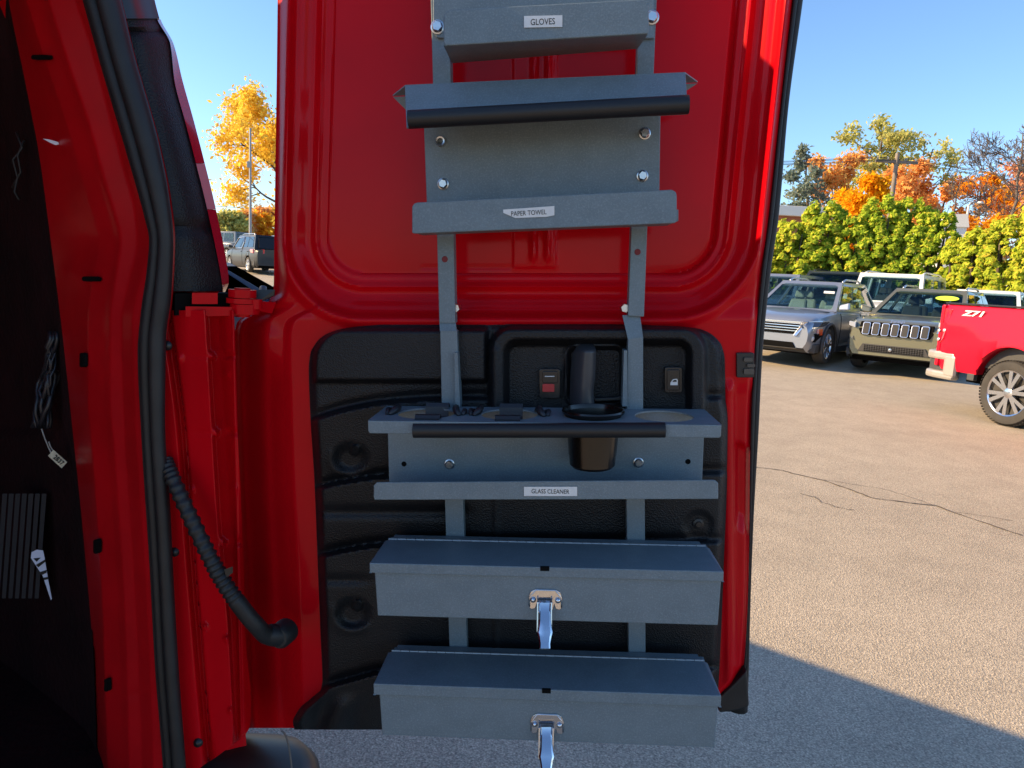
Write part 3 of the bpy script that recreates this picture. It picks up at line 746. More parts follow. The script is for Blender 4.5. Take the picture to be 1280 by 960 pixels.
def rr_ab(x0, x1, y0, y1, r, corners=(1, 1, 1, 1)):
    pts = []
    for (cx_, cy_, a0), on in zip(((x1 - r, y1 - r, 0), (x0 + r, y1 - r, 90), (x0 + r, y0 + r, 180), (x1 - r, y0 + r, 270)), corners):
        for k in range(5):
            a = math.radians(a0 + 22.5 * k)
            if on: pts.append((cx_ + r * math.cos(a), cy_ + r * math.sin(a)))
        if not on: pts.append((x1 if a0 in (0, 270) else x0, y1 if a0 in (0, 90) else y0))
    return pts
zl = dab(681, 544.5, .165)[1]
mk('front_lip', MB().prism(rr_ab(al, ar, zl, zt - .0003, .004, (0, 0, 1, 1)), OF - .002, OF + .001), GREY, sh, bevel=.0012)
mk('back_plate', MB().prism([(dab(488, 605, .05)[0], dab(600, 605, .05)[1]), (dab(876, 605, .05)[0], dab(600, 605, .05)[1]), (dab(876, 605, .05)[0], zt - .003), (dab(488, 605, .05)[0], zt - .003)], .0555, .0595), GREY, sh, bevel=.0013)
mk('lower_lip', dprism([(467, 622), (467, 607), (471, 603), (893, 600), (898, 604), (898, 624), (468, 625)], .140, .003), GREY, sh, bevel=.0013)
q0, q1 = dab(468, 623, .1365), dab(897, 622.5, .1365)
mk('lower_web', MB().sheet([q0, q1, rear(q1, .057), rear(q0, .057)], -.002), GREY, sh)
ft = dab(np.linspace(517, 831, 12), np.linspace(538, 537.5, 12), .164)
mk('edge_foam', MB().tube(ft, .0108, 18), FOAM, sh, smooth='auto')
for x, y in ((562, 580), (798, 578)): bolt(sh, x, y, .0598, .0068)
for x, y in ((505, 580), (860, 577)):
    mk('bolt_hole', MB().lathe([(0, .0006), (.0038, .0006), (.0042, 0)], dab(x, y, .0597), EN, 16), DARK, sh)
label(sh, [(655, 608.5), (721.5, 608.5), (721.5, 620), (655, 620)], .1416, 'GLASS CLEANER', 688, 614.3, 50, 6)
# webbing straps looped over the first two holes
STRAP = mat('black_webbing', (.014, .014, .018), .45, bump=.3, bump_scale=700)
for i, dx in ((0, .010), (1, .0)):
    c = hc[i]; w = .018
    prof = [(om - .052, .0015), (om - .048, .0065), (om - .042, .0075), (om - .038, .002), (om - .035, -.012), (om - .01, -.030), (om + .02, -.026), (om + .034, -.010), (om + .037, .002), (om + .041, .006), (om + .047, .0055), (om + .051, .001)]
    G = np.array([[(c + s * w + dx, zt + z + .001, o) for s in (-1, 1)] for o, z in prof])
    G2 = G.copy(); G2[..., 1] -= .0022
    m = MB().grid(G).grid(G2)
    for j in (0, 1):
        m.grid(np.stack([G[:, j], G2[:, j]], 1))
    mk('strap', m, STRAP, sh)
    for sx in (-1, 1):
        cl = MB()
        x0 = c + sx * .044
        cl.tube([(x0 - .004, zt + .001, om - .024), (x0 - .001, zt + .007, om - .010), (x0 + sx * .002, zt + .006, om + .006), (x0 + sx * .008, zt + .001, om + .018)], [.004, .0055, .0055, .003], 8)
        cl.tube([(x0 + sx * .010, zt + .001, om - .020), (x0 + sx * .014, zt + .005, om), (x0 + sx * .012, zt + .001, om + .014)], [.003, .004, .003], 8)
        mk('strap_hook', cl, STRAP, sh, smooth=True)
# cup in the third hole
cup = MB().lathe([(0, -.079), (.030, -.079), (.0338, -.075), (.0366, -.03), (.0408, .002), (.0455, .003), (.0465, .006), (.0455, .0085), (.0435, .0085), (.0420, .004), (.0385, -.02), (.0355, -.06), (0, -.064)], (hc[2] + .0005, zt + .0008, om), (0, 1, 0), 40)
cp_ = mk('cup', cup, mat('glossy_black_cup', (.006, .005, .004), .22), None, MD, smooth='auto', base=(hc[2], zt - .079, om))
tag(cp_, 'black plastic cup sitting in the third hole of the bottle shelf', 'cup')

# steel boxes
def storage_box(label_, lid_y, fl_y, x0, x1, xb0, xb1, yb, cx, ly):
    r = thing('storage_box', label_, 'box', MD, tuple(dab((xb0 + xb1) / 2, yb, .055)), 'steel storage boxes on the door')
    z = dab(681, lid_y, .170)[1]; zf = dab(681, fl_y, .170)[1]
    a0, a1 = dab(x0, lid_y, .170)[0], dab(x1, lid_y, .170)[0]
    p = [dab(xb0, fl_y, .165), dab(xb1, fl_y, .165), dab(xb1 - 1, yb + 1, .165), dab(xb0 + 4, yb, .165)]
    b0, b1 = p[0][0], p[1][0]; zb = p[2][1]
    body = MB().hexa([(b0 + .004, zb, .0555), (b1 - .004, zb, .0555), (b1, z - .003, .0555), (b0, z - .003, .0555)], [(b0 + .003, zb, .165), (b1 - .002, zb, .165), (b1, z - .003, .165), (b0, z - .003, .165)])
    mk('body', body, GREY, r, bevel=.0015)
    lid = MB().hexa([(a0, z - .0022, .076), (a1, z - .0022, .076), (a1, z - .0022, .170), (a0, z - .0022, .170)], [(a0 + .007, z, .076), (a1 - .007, z, .076), (a1, z, .170), (a0, z, .170)])
    lid.box(a0, a1, zf, z - .0004, .1672, .1702)
    for a in (a0, a1 - .002): lid.add([(a, zf, .170), (a + .002, zf, .170), (a + .002, zf, .09), (a, zf, .09), (a, z - .003, .170), (a + .002, z - .003, .170), (a + .002, z - .003, .08), (a, z - .003, .08)], [(0, 1, 2, 3), (4, 5, 6, 7), (0, 1, 5, 4), (1, 2, 6, 5), (2, 3, 7, 6), (3, 0, 4, 7)])
    ld = mk('lid', lid, GREY, r, bevel=.0013)
    strip = MB().box(a0 + .012, a1 - .012, z - .003, z + .0008, .0558, .0735)
    mk('hinge_leaf', strip, GREY, r, bevel=.0006)
    hin = MB(); nk = 34
    xs_ = np.linspace(a0 + .006, a1 - .006, nk + 1)
    for k in range(nk): hin.cyl((xs_[k] + .0004, z + .0006, .0748), (xs_[k + 1] - .0004, z + .0006, .0748), .0022 if k % 2 else .0019, n=8)
    mk('piano_hinge', hin, mat('worn_hinge', (.28, .29, .30), .4, metal=.6) if 'worn_hinge' not in bpy.data.materials else bpy.data.materials['worn_hinge'], ld, smooth='auto')
    sx = dab(cx - 1, lid_y, .17)[0]
    mk('slot', MB().box(sx - .0065, sx + .0065, z - .0055, z + .0004, .1665, .1708), DARK, ld)
    # toggle latch
    px = lambda x: dab(x, ly, .166)[0]
    zy = lambda y: dab(cx, y, .166)[1]
    pl = [(px(cx - 21), zy(ly + 22)), (px(cx - 21), zy(ly + 10)), (px(cx - 18), zy(ly + 3)), (px(cx - 12), zy(ly)), (px(cx + 12), zy(ly)), (px(cx + 18), zy(ly + 3)), (px(cx + 21), zy(ly + 10)), (px(cx + 21), zy(ly + 22)),
          (px(cx + 18), zy(ly + 25)), (px(cx + 13), zy(ly + 24)), (px(cx + 11), zy(ly + 18)), (px(cx + 9), zy(ly + 26)), (px(cx - 9), zy(ly + 26)), (px(cx - 11), zy(ly + 18)), (px(cx - 13), zy(ly + 24)), (px(cx - 18), zy(ly + 25))]
    la = mk('latch', MB().prism(pl, .1655, .1668), CHROME, r, bevel=.0005)
    rib = MB()
    rib.tube([(px(cx - 20), zy(ly + 22), .167), (px(cx - 20), zy(ly + 10), .167), (px(cx - 12), zy(ly + 1), .167), (px(cx + 12), zy(ly + 1), .167), (px(cx + 20), zy(ly + 10), .167), (px(cx + 20), zy(ly + 22), .167)], .0011, 8)
    mk('latch_rim', rib, CHROME, la, smooth=True)
    for s in (-1, 1):
        mk('rivet', MB().lathe([(0, .0045), (.0025, .004), (.0042, .002), (.0045, 0)], (px(cx + s * 15.5), zy(ly + 13), .1668), EN, 16), CHROME, la, smooth=True)
    prof = [(14, 8.5, .172), (17, 8.2, .1755), (23, 7.6, .178), (30, 7.2, .183), (38, 7.4, .190), (46, 8.0, .196), (54, 9.6, .201), (60, 8.0, .204), (68, 6.6, .210), (74, 6.8, .214), (75, 6.6, .213)]
    G = np.array([[tuple(dab(cx - 1 + s * w, ly + dy, o - .0016 * (abs(s) > .8))) for s in (-1, -.75, 0, .75, 1)] for dy, w, o in prof])
    G2 = G.copy(); G2[..., 2] -= .0016
    lv = MB().grid(G).grid(G2)
    lv.grid(np.stack([G[:, 0], G2[:, 0]], 1)); lv.grid(np.stack([G[:, -1], G2[:, -1]], 1))
    for s in (-1, 1):
        x = px(cx - 1 + s * 8.6)
        lv.hexa([(x - .0008, zy(ly + 8), .167), (x - .0008, zy(ly + 12), .178), (x - .0008, zy(ly + 44), .189), (x - .0008, zy(ly + 44), .184), (x - .0008, zy(ly + 20), .167)],
                [(x + .0008, zy(ly + 8), .167), (x + .0008, zy(ly + 12), .178), (x + .0008, zy(ly + 44), .189), (x + .0008, zy(ly + 44), .184), (x + .0008, zy(ly + 20), .167)])
    lv.cyl((px(cx - 11), zy(ly + 14), .174), (px(cx + 9), zy(ly + 14), .174), .0014, n=10)
    lv.cyl((px(cx - 9), zy(ly + 24), .1765), (px(cx + 7), zy(ly + 24), .1765), .0022, n=10)
    mk('lever', lv, CHROME, la, smooth='auto')
    return r
storage_box('upper of two lidded grey steel boxes, with its latch hanging over the lower box', 709, 721.5, 462, 905, 468, 902, 781, 682, 736.5)
storage_box('lower of two lidded grey steel boxes, lowest thing on the door', 862, 876, 467, 902, 474, 898, 934, 684, 892)

# small things inside the van
tg = thing('wire_tag', 'small cream tag with a handwritten number on a dangling wire inside the van', 'tag', MV, tuple(vpt(72, 572, 1.30)))
TC = (71.5, 573.5); ta = math.radians(42)
def trot(dx, dy): return (TC[0] + dx * math.cos(ta) - dy * math.sin(ta), TC[1] + dx * math.sin(ta) + dy * math.cos(ta))
tg1 = mk('card', MB().sheet([vpt(*trot(dx, dy), 1.29) for dx, dy in ((-11, 5), (12, 5), (12, -5), (-11, -5))], .001), mat('cream_card', (.62, .58, .42), .6, var=.3, var_scale=80), tg)
ux = np.array(vpt(*trot(6, 0), 1.2885) - vpt(*trot(-6, 0), 1.2885)); ux /= np.linalg.norm(ux)
uy = np.array(vpt(*trot(0, -5), 1.2885) - vpt(*trot(0, 5), 1.2885)); uy /= np.linalg.norm(uy)
letter('2837', .021, vpt(*trot(2.5, 0), 1.2885), ux, uy, (0, -1, 0), INK, tg1, bold=.02, height=.010)
mk('wire', MB().tube([vpt(x, y, 1.292) for x, y in ((52, 536), (56, 548), (61, 560), (64, 566))], .0012, 6).tube([vpt(x, y, 1.292) for x, y in ((61, 552), (63, 558), (66, 563))], .0011, 6), mat('tag_wire', (.3, .29, .26), .5), tg)
st = thing('pointed_sticker', 'white pointed sticker with dark print on the dark wall inside the van', 'sticker', MV, tuple(vpt(56, 748, 1.30)))
sk = mk('sheet', MB().sheet([vpt(x, y, 1.295) for x, y in ((64, 750), (54, 720), (39, 697), (40, 690), (46, 687), (54, 688), (56, 697), (60, 722), (65, 748))], .001), mat('pale_blue_sticker', (.55, .60, .72), .5), st)
for q in (((42, 698), (51, 697), (46, 702)), ((45, 706), (57, 699), (57, 702), (48, 709)), ((50, 715), (59, 712), (58, 716), (52, 719)), ((54, 722), (61, 721), (60, 724), (55, 725))):
    mk('print', MB().sheet([vpt(x, y, 1.2935) for x, y in q], .0006), INK, sk)
ch = mk('light_sliver', MB().sheet([vpt(x, y, 1.21) for x, y in ((54, 173.5), (62, 174.5), (73, 177.5), (74, 180.5), (70, 181.5), (63, 178.5))], .001), mat('pale_light', (.7, .68, .74), .3), None, MV, base=tuple(vpt(64, 181, 1.21)))  # light through a hole, put in as a small pale sheet
tag(ch, 'tiny pale sliver standing in for light through the red pillar inside the van', 'sliver')

# ------------------------------------------------------------------ parked vehicles
def cbox(m, x0, x1, y0, y1, z0, z1): return m.box(x0, x1, y0, y1, z0, z1)
def make_wheel(parent, x, y, r, w, side, spokes=5, twin=True, m_t=TYRE, m_r=ALLOY):
    mb = MB().lathe([(r * .71, -w * .46), (r * .80, -w * .5), (r * .93, -w * .48), (r * .985, -w * .36), (r, -w * .18), (r, w * .18), (r * .985, w * .36), (r * .93, w * .48), (r * .80, w * .5), (r * .71, w * .46), (r * .69, w * .30), (0, w * .30 - .06)], (0, 0, 0), (0, side, 0), 40)
    if r > .38:                                         # tread blocks on the large tyre
        for k in range(64):
            a = 2 * math.pi * k / 64
            for s in (-1, 1):
                c = np.array([math.cos(a), 0, math.sin(a)]); tt = np.array([-math.sin(a), 0, math.cos(a)]); yy = np.array([0, 1, 0])
                p = c * (r - .002) + yy * s * w * .30
                q = [p + tt * u * .012 + yy * v * w * .15 for u, v in ((-1, -1), (1, -1), (1, 1), (-1, 1))]
                mb.hexa(q, [b + c * .0035 for b in q])
    wh = mk('wheel', mb, m_t, parent, smooth='auto')
    wh.location = (x, y, r)
    rm = MB().lathe([(r * .715, w * .44), (r * .70, w * .47), (r * .655, w * .43), (r * .63, w * .30)], (0, 0, 0), (0, side, 0), 40)
    rm.lathe([(0, w * .46), (r * .10, w * .46), (r * .16, w * .43), (r * .17, w * .30)], (0, 0, 0), (0, side, 0), 20)
    for k in range(spokes):
        for off in ((-.13, .13) if twin else (0,)):
            a = 2 * math.pi * k / spokes + .3; a2 = a + off * 1.5
            i = np.array([math.cos(a + off * .6), 0, math.sin(a + off * .6)]) * r * .13; o = np.array([math.cos(a2), 0, math.sin(a2)]) * r * .68
            d = (o - i) / np.linalg.norm(o - i); tt = np.array([-d[2], 0, d[0]])
            yy = np.array([0, side, 0])
            wd_ = r * (.062 if twin else .085)
            b = [i - tt * wd_ + yy * w * .30, i + tt * wd_ + yy * w * .30, o + tt * wd_ * 1.25 + yy * w * .32, o - tt * wd_ * 1.25 + yy * w * .32]
            t_ = [i - tt * wd_ * .8 + yy * w * .44, i + tt * wd_ * .8 + yy * w * .44, o + tt * wd_ + yy * w * .45, o - tt * wd_ + yy * w * .45]
            rm.hexa(b, t_)
    mk('rim', rm, m_r, wh, smooth='auto')
    return wh
def quadpt(q, u, v):                        # q: bottom-left, bottom-right, top-right, top-left
    q = np.asarray(q, float)
    return (q[0] * (1 - u) + q[1] * u) * (1 - v) + (q[3] * (1 - u) + q[2] * u) * v
def pane(q, u0, u1, v0, v1, out, cut=.12, lean0=0, lean1=0):
    du, dv = u1 - u0, v1 - v0
    pts = [(u0 + du * a + (lean0 if a < .5 else lean1) * b * du, v0 + dv * b) for a, b in ((cut * .6, 0), (1 - cut * .6, 0), (1, cut), (1, 1 - cut), (1 - cut * .6, 1), (cut * .6, 1), (0, 1 - cut), (0, cut))]
    n = np.cross(np.asarray(q[1]) - np.asarray(q[0]), np.asarray(q[3]) - np.asarray(q[0])); n /= np.linalg.norm(n)
    if np.dot(n, out) < 0: n = -n
    P = np.array([quadpt(q, u, v) for u, v in pts])
    return MB().hexa(P - n * .02, P + n * .007)
def vehicle(name, label_, cat, x, y, yaw, L, Wd, prof, belt, roofz, gx, wb, paint, r=.36, clear=.24, glass=None, seat=None, posts=(.47,), tumble=.80, side_v=(.10, .86), taper=.14, tail_sq=False, group=None, rails=False, cladding=None, spokes=5):
    """prof: (x, top height) of hood, cowl, deck; gx: windshield base, windshield top, rear glass top, rear glass base"""
    glass = glass or PANE; seat = seat or SEATD
    z0 = float(gz(y))
    root = thing(name, label_, cat, Matrix.Translation((x, y, z0)) @ Matrix.Rotation(yaw, 4, 'Z'), (0, 0, 0), group)
    top = spl(prof); hx = L / 2
    wx = (wb[0], wb[1])
    xs = np.unique(np.concatenate([np.linspace(-hx, hx, 49), [hx - .03, hx - .08, -hx + .03, -hx + .08], *[np.linspace(a - r - .09, a + r + .09, 21) for a in wx]]))
    rows = []
    for xx in xs:
        u = abs(xx) / hx
        kt = taper if (xx > 0 or not tail_sq) else taper * .35
        w = Wd / 2 * (1 - kt * u ** 7 - .02 * u ** 2)
        t = float(top(xx)); e = sstep(hx - .16, hx, abs(xx))
        zb = clear + .10 * float(e)
        zt = t - .04 * float(e)
        pts = [(w * .90, zb), (w * .975, zb + .10), (w * .99, zb + (zt - zb) * .36), (w * 1.0, zb + (zt - zb) * .62), (w * .985, zt - .13), (w * .955, zt - .045), (w * .88, zt - .008), (w * .5, zt + .018), (0, zt + .024)]
        za = max([r + math.sqrt(max(0, (r + .075) ** 2 - (xx - a) ** 2)) if abs(xx - a) < r + .075 else 0 for a in wx])
        pts = [(yy, max(zz, za) if i < 5 else zz) for i, (yy, zz) in enumerate(pts)]
        rows.append([(xx, -yy, zz) for yy, zz in pts] + [(xx, yy, zz) for yy, zz in pts[-2::-1]])
    P = np.array(rows); nb = P.shape[1]
    body = MB().grid(P)
    for k in (0, -1):
        ring = P[k]; body.add(ring, [tuple(range(nb)) if k else tuple(range(nb))[::-1]])
    # painted cabin above the belt
    wbelt = Wd / 2 * .93; wt_ = wbelt * tumble
    xf, xft, xrt, xr = gx
    zbl = belt
    rings = []
    for s, zz in ((0, zbl - .06), (0.06, zbl), (.5, (zbl + roofz) / 2), (.88, roofz - .075), (.97, roofz - .02), (1.0, roofz)):
        a = xf + (xft - xf) * s - (.10 if s == 1 else 0); b = xr + (xrt - xr) * s + (.10 if s == 1 else 0)
        w = wbelt + (wt_ - wbelt) * s - (.10 if s == 1 else 0)
        ring = []
        for cx_, cy_ in ((a, w), (b, w), (b, -w), (a, -w)):
            sx, sy = (1 if cx_ == a else -1), (1 if cy_ > 0 else -1)
            rr = .13
            arc = [(cx_ - sx * rr + sx * rr * math.cos(q), cy_ - sy * rr * .8 + sy * rr * .8 * math.sin(q)) for q in np.linspace(0, math.pi / 2, 4)]
            if sx * sy < 0: arc = arc[::-1]
            ring += [(p[0], p[1], zz) for p in arc]
        rings.append(ring)
    RP = np.array(rings)
    body.grid(RP[3:], wrap=True).grid(RP[:2], wrap=True)
    top_ring = RP[-1]; c_ = top_ring.mean(0) + [0, 0, .03]; n_ = len(top_ring)
    body.add(np.vstack([top_ring, c_]), [(k, (k + 1) % n_, n_) for k in range(n_)])
    FQ = [(xf, wbelt, zbl), (xf, -wbelt, zbl), (xft, -wt_, roofz), (xft, wt_, roofz)]
    BQ = [(xr, wbelt, zbl), (xr, -wbelt, zbl), (xrt, -wt_, roofz), (xrt, wt_, roofz)]
    def slab(q, u0, u1, v0, v1, out):
        n = np.cross(np.asarray(q[1]) - np.asarray(q[0]), np.asarray(q[3]) - np.asarray(q[0])); n /= np.linalg.norm(n)
        if np.dot(n, out) < 0: n = -n
        p = np.array([quadpt(q, u, v) for u, v in ((u0, v0), (u1, v0), (u1, v1), (u0, v1))])
        body.hexa(p - n * .05, p - n * .004)
    for q, o, m_ in ((FQ, (1, 0, .5), .055), (BQ, (-1, 0, .3), .10)):
        slab(q, 0, m_, 0, 1, o); slab(q, 1 - m_, 1, 0, 1, o); slab(q, m_, 1 - m_, .86, 1, o); slab(q, m_, 1 - m_, 0, .06 if m_ < .1 else .13, o)
    cuts = [.05] + list(posts) + [.95]
    for sgn in (1, -1):
        SQ = [(xf, sgn * wbelt, zbl), (xr, sgn * wbelt, zbl), (xrt, sgn * wt_, roofz), (xft, sgn * wt_, roofz)]
        o = (0, sgn, .2)
        slab(SQ, 0, .052, 0, 1, o); slab(SQ, .948, 1, 0, 1, o); slab(SQ, .05, .95, side_v[1] - .01, 1, o); slab(SQ, .05, .95, 0, side_v[0] + .01, o)
        for c in posts: slab(SQ, c - .018, c + .018, side_v[0], side_v[1], o)
    for xx in (xf - .20, (xf + xr) / 2 - .05, xr + .75):
        rr_ = rows[int(np.argmin(abs(xs - xx)))]
        for s_ in (1, -1):
            q = [(p[0], s_ * abs(p[1]) * 1.001, p[2]) for p in rr_[1:6]]
            if q[0][2] > clear + .12: q = [c for c in q if c[2] > q[0][2] + .02]
            if len(q) > 2: mk('door_seam', MB().tube(q, .007, 6), DARK, root)
    for xx in ((xf + xr) / 2 + .10, xr + .95):
        rr_ = rows[int(np.argmin(abs(xs - xx)))]
        for s_ in (1, -1):
            yh = abs(rr_[4][1]) + .012
            mk('door_handle', MB().box(xx - .10, xx + .10, min(s_ * (yh - .03), s_ * (yh + .015)), max(s_ * (yh - .03), s_ * (yh + .015)), rr_[4][2] - .02, rr_[4][2] + .02), paint, root, bevel=.012)
    mk('body', body, paint, root, smooth='auto', ang=42)
    # what shows through the glass: dash, seats with head restraints
    cab_ = MB().box(xr + .15, xf + .30, -wbelt + .08, wbelt - .08, belt - .28, belt - .22).box(xf - .28, xf + .28, -wbelt + .08, wbelt - .08, belt - .24, belt - .02)
    mk('dashboard', cab_, DARK, root)
    for xs_, n_s in ((xf - 1.25, 2), (xf - 2.15, 3)):
        if xs_ < xr + .3: continue
        for k in range(n_s):
            yy = (-.40, .40)[k] if n_s == 2 else (-.48, 0, .48)[k]
            st_ = MB().hexa([(xs_ - .16, yy - .23, belt - .26), (xs_ + .04, yy - .24, belt - .26), (xs_ + .04, yy + .24, belt - .26), (xs_ - .16, yy + .23, belt - .26)],
                            [(xs_ - .26, yy - .17, belt + .20), (xs_ - .14, yy - .18, belt + .20), (xs_ - .14, yy + .18, belt + .20), (xs_ - .26, yy + .17, belt + .20)])
            st_.hexa([(xs_ - .25, yy - .11, belt + .23), (xs_ - .15, yy - .12, belt + .23), (xs_ - .15, yy + .12, belt + .23), (xs_ - .25, yy + .11, belt + .23)],
                     [(xs_ - .27, yy - .09, belt + .40), (xs_ - .18, yy - .10, belt + .40), (xs_ - .18, yy + .10, belt + .40), (xs_ - .27, yy + .09, belt + .40)])
            mk('seat', st_, seat, root, bevel=.05)
    mk('windshield', pane(FQ, .06, .94, .05, .88, (1, 0, .5), .08), glass, root)
    mk('rear_window', pane(BQ, .10, .90, .12, .84, (-1, 0, .3), .12), glass, root)
    cuts = [.05] + list(posts) + [.95]
    for sgn in (1, -1):
        SQ = [(xf, sgn * wbelt, zbl), (xr, sgn * wbelt, zbl), (xrt, sgn * wt_, roofz), (xft, sgn * wt_, roofz)]
        for k in range(len(cuts) - 1):
            mk('side_window', pane(SQ, cuts[k] + .012, cuts[k + 1] - .012, side_v[0], side_v[1], (0, sgn, .2), .10), glass, root)
        mir = MB().hexa([(xf - .24, sgn * (wbelt + .01), zbl + .02), (xf - .10, sgn * (wbelt + .01), zbl + .02), (xf - .08, sgn * (wbelt + .22), zbl + .03), (xf - .20, sgn * (wbelt + .22), zbl + .03)],
                        [(xf - .24, sgn * (wbelt + .01), zbl + .13), (xf - .12, sgn * (wbelt + .01), zbl + .13), (xf - .10, sgn * (wbelt + .21), zbl + .19), (xf - .20, sgn * (wbelt + .21), zbl + .19)])
        mk('mirror', mir, paint, root, bevel=.03)
    if rails:
        for sgn in (1, -1):
            q = [(xft - .25 - (xft - xrt - .45) * t, sgn * (wt_ - .07), roofz + .005 + .055 * min(1, 8 * t, 8 * (1 - t))) for t in np.linspace(0, 1, 14)]
            mk('roof_rail', MB().tube(q, .022, 8), rails, root, smooth=True)
    under = MB().box(-hx + .25, hx - .25, -Wd / 2 + .12, Wd / 2 - .12, clear - .03, belt - .25)
    mk('underbody', under, DARK, root)
    if cladding:
        cl = MB()
        for a in wx:
            for sgn in (1, -1):
                q = [(a + (r + .085) * math.cos(t), sgn * Wd / 2 * .985, max(r + (r + .085) * math.sin(t), clear)) for t in np.linspace(-.35, math.pi + .35, 24)]
                cl.tube(q, .030, 8)
        for sgn in (1, -1): cl.box(wx[1] + r, wx[0] - r, sgn * Wd / 2 * .955 - .03, sgn * Wd / 2 * .955 + .03, clear - .02, clear + .10)
        mk('cladding', cl, cladding, root, smooth='auto')
    first = {}
    for a in wx:
        for sgn in (1, -1):
            if sgn not in first: first[sgn] = make_wheel(root, a, sgn * (Wd / 2 - .125), r, .22, sgn, spokes)
            else:
                c = copy_part(first[sgn], root); c.location = (a, sgn * (Wd / 2 - .125), r)
    return root
def fpanel(root, name, poly, x1, depth, m, bev=.006, slope=0.0):
    """a panel in the front (or rear) face: poly of (y, z); slope leans it back with height"""
    s = 1 if x1 > 0 else -1
    z_ref = sum(p[1] for p in poly) / len(poly)
    wr = lambda y: s * 2.4 * max(0, abs(y) - .56) ** 2
    back = [(x1 - s * depth - wr(p[0]), p[0], p[1]) for p in poly]; frt = [(x1 - s * slope * (p[1] - z_ref) - wr(p[0]), p[0], p[1]) for p in poly]
    return mk(name, MB().hexa(back, frt), m, root, bevel=bev)
def both(root, name, poly, x1, depth, m, **k):
    fpanel(root, name, poly, x1, depth, m, **k); fpanel(root, name, [(-p[0], p[1]) for p in poly], x1, depth, m, **k)
def prect(y0, y1, z0, z1, c=.02): return [(y0 + c, z0), (y1 - c, z0), (y1, z0 + c), (y1, z1 - c), (y1 - c, z1), (y0 + c, z1), (y0, z1 - c), (y0, z0 + c)]

SEATD = mat('charcoal_seat', (.05, .05, .055), .8)
SEATC = mat('pale_seat_cover', (.45, .42, .36), .8)
SILVER = mat('silver_car_paint', (.31, .34, .39), .30, metal=.55, coat=.8, coat_rough=.03)
OLIVE = mat('olive_car_paint', (.19, .185, .12), .30, metal=.45, coat=.8, coat_rough=.03)
WHITE = mat('white_car_paint', (.72, .72, .70), .35, coat=.6)
DGREEN = mat('dark_green_car_paint', (.03, .036, .03), .3, metal=.3, coat=.8)
CHAR = mat('charcoal_car_paint', (.018, .02, .025), .4, coat=.2, spec=.3)
DGREY = mat('dark_grey_car_paint', (.045, .05, .06), .3, metal=.4, coat=.8)
NAVY = mat('navy_car_paint', (.02, .03, .06), .4, metal=.2, coat=.25, coat_rough=.1)
TRUCKR = mat('bright_red_truck_paint', (.50, .002, .022), .35, coat=.25, coat_rough=.05, spec=.2)
CLAD = mat('grey_cladding', (.045, .045, .045), .6)
LAMPG = mat('headlamp_glass', (.55, .58, .62), .08, metal=.5, coat=1.0)
LAMPD = mat('smoked_lamp', (.10, .11, .13), .08, metal=.3, coat=1.0)
AMBER = mat('orange_reflector', (.6, .08, .02), .2, coat=1)
LIME = mat('lime_window_sticker', (.55, .80, .06), .5)
def col_x(px, Y): return wat(px, 400, Y).x
HEAD = math.atan2(-.76, -.65)                # the way the parked row faces

# silver SUV
def place(px, Y, fwd, yaw, Wd):              # centre of a car whose front middle shows at pixel column px, distance Y
    h = np.array([math.cos(yaw), math.sin(yaw)])
    return np.array([col_x(px, Y), Y]) - h * fwd
p = place(962, 14.2, 2.32, HEAD, 1.84)
suv = vehicle('parked_suv', 'silver SUV with a chrome-framed grille, nearest the open van door', 'SUV', p[0], p[1], HEAD, 4.65, 1.84,
    [(-2.33, 1.02), (-1.9, 1.06), (0, 1.05), (.80, 1.06), (1.3, 1.03), (1.9, .96), (2.2, .89), (2.33, .82)], 1.06, 1.665, (1.0, .04, -1.75, -2.22), (1.42, -1.32), SILVER, tumble=.75, seat=SEATC, posts=(.37, .70), rails=ALLOY, cladding=CLAD, group='cars parked in the lot')
fpanel(suv, 'grille', [(-.52, .60), (.52, .60), (.66, .84), (-.66, .84)], 2.345, .12, DARK)
for z in (.655, .705, .755): fpanel(suv, 'grille_bar', prect(-.56 - (z - .6) * .4, .56 + (z - .6) * .4, z, z + .018, .004), 2.355, .04, CHROME, bev=0)
fpanel(suv, 'grille_bar', prect(-.68, .68, .80, .85, .01), 2.362, .05, ALLOY)
both(suv, 'grille_surround', [(.50, .57), (.57, .57), (.74, .86), (.66, .86)], 2.365, .06, CHROME)
both(suv, 'headlight', [(.60, .80), (.66, .72), (.88, .76), (.93, .86), (.86, .885), (.64, .85)], 2.34, .42, LAMPD, slope=.5)
both(suv, 'headlight_strip', [(.62, .835), (.93, .862), (.92, .885), (.64, .855)], 2.352, .40, LAMPG, bev=0, slope=.5)
fpanel(suv, 'bumper', prect(-.84, .84, .46, .60, .04), 2.362, .25, mat('pale_silver_bumper', (.60, .60, .60), .35, metal=.3), bev=.03)
fpanel(suv, 'lower_intake', [(-.56, .34), (.56, .34), (.50, .44), (-.50, .44)], 2.35, .1, DARK)
both(suv, 'fog_recess', [(.60, .45), (.84, .46), (.90, .63), (.80, .62)], 2.335, .25, DARK)
fpanel(suv, 'skid_plate', [(-.86, .24), (.86, .24), (.88, .42), (.64, .43), (.56, .34), (-.56, .34), (-.64, .43), (-.88, .42)], 2.33, .3, CLAD, bev=.02)
mk('side_reflector', MB().hexa([(2.06, .80, .60), (2.06, .885, .60), (1.92, .915, .60), (1.92, .80, .60)], [(2.05, .80, .72), (2.05, .885, .72), (1.91, .915, .72), (1.91, .80, .72)]), AMBER, suv)
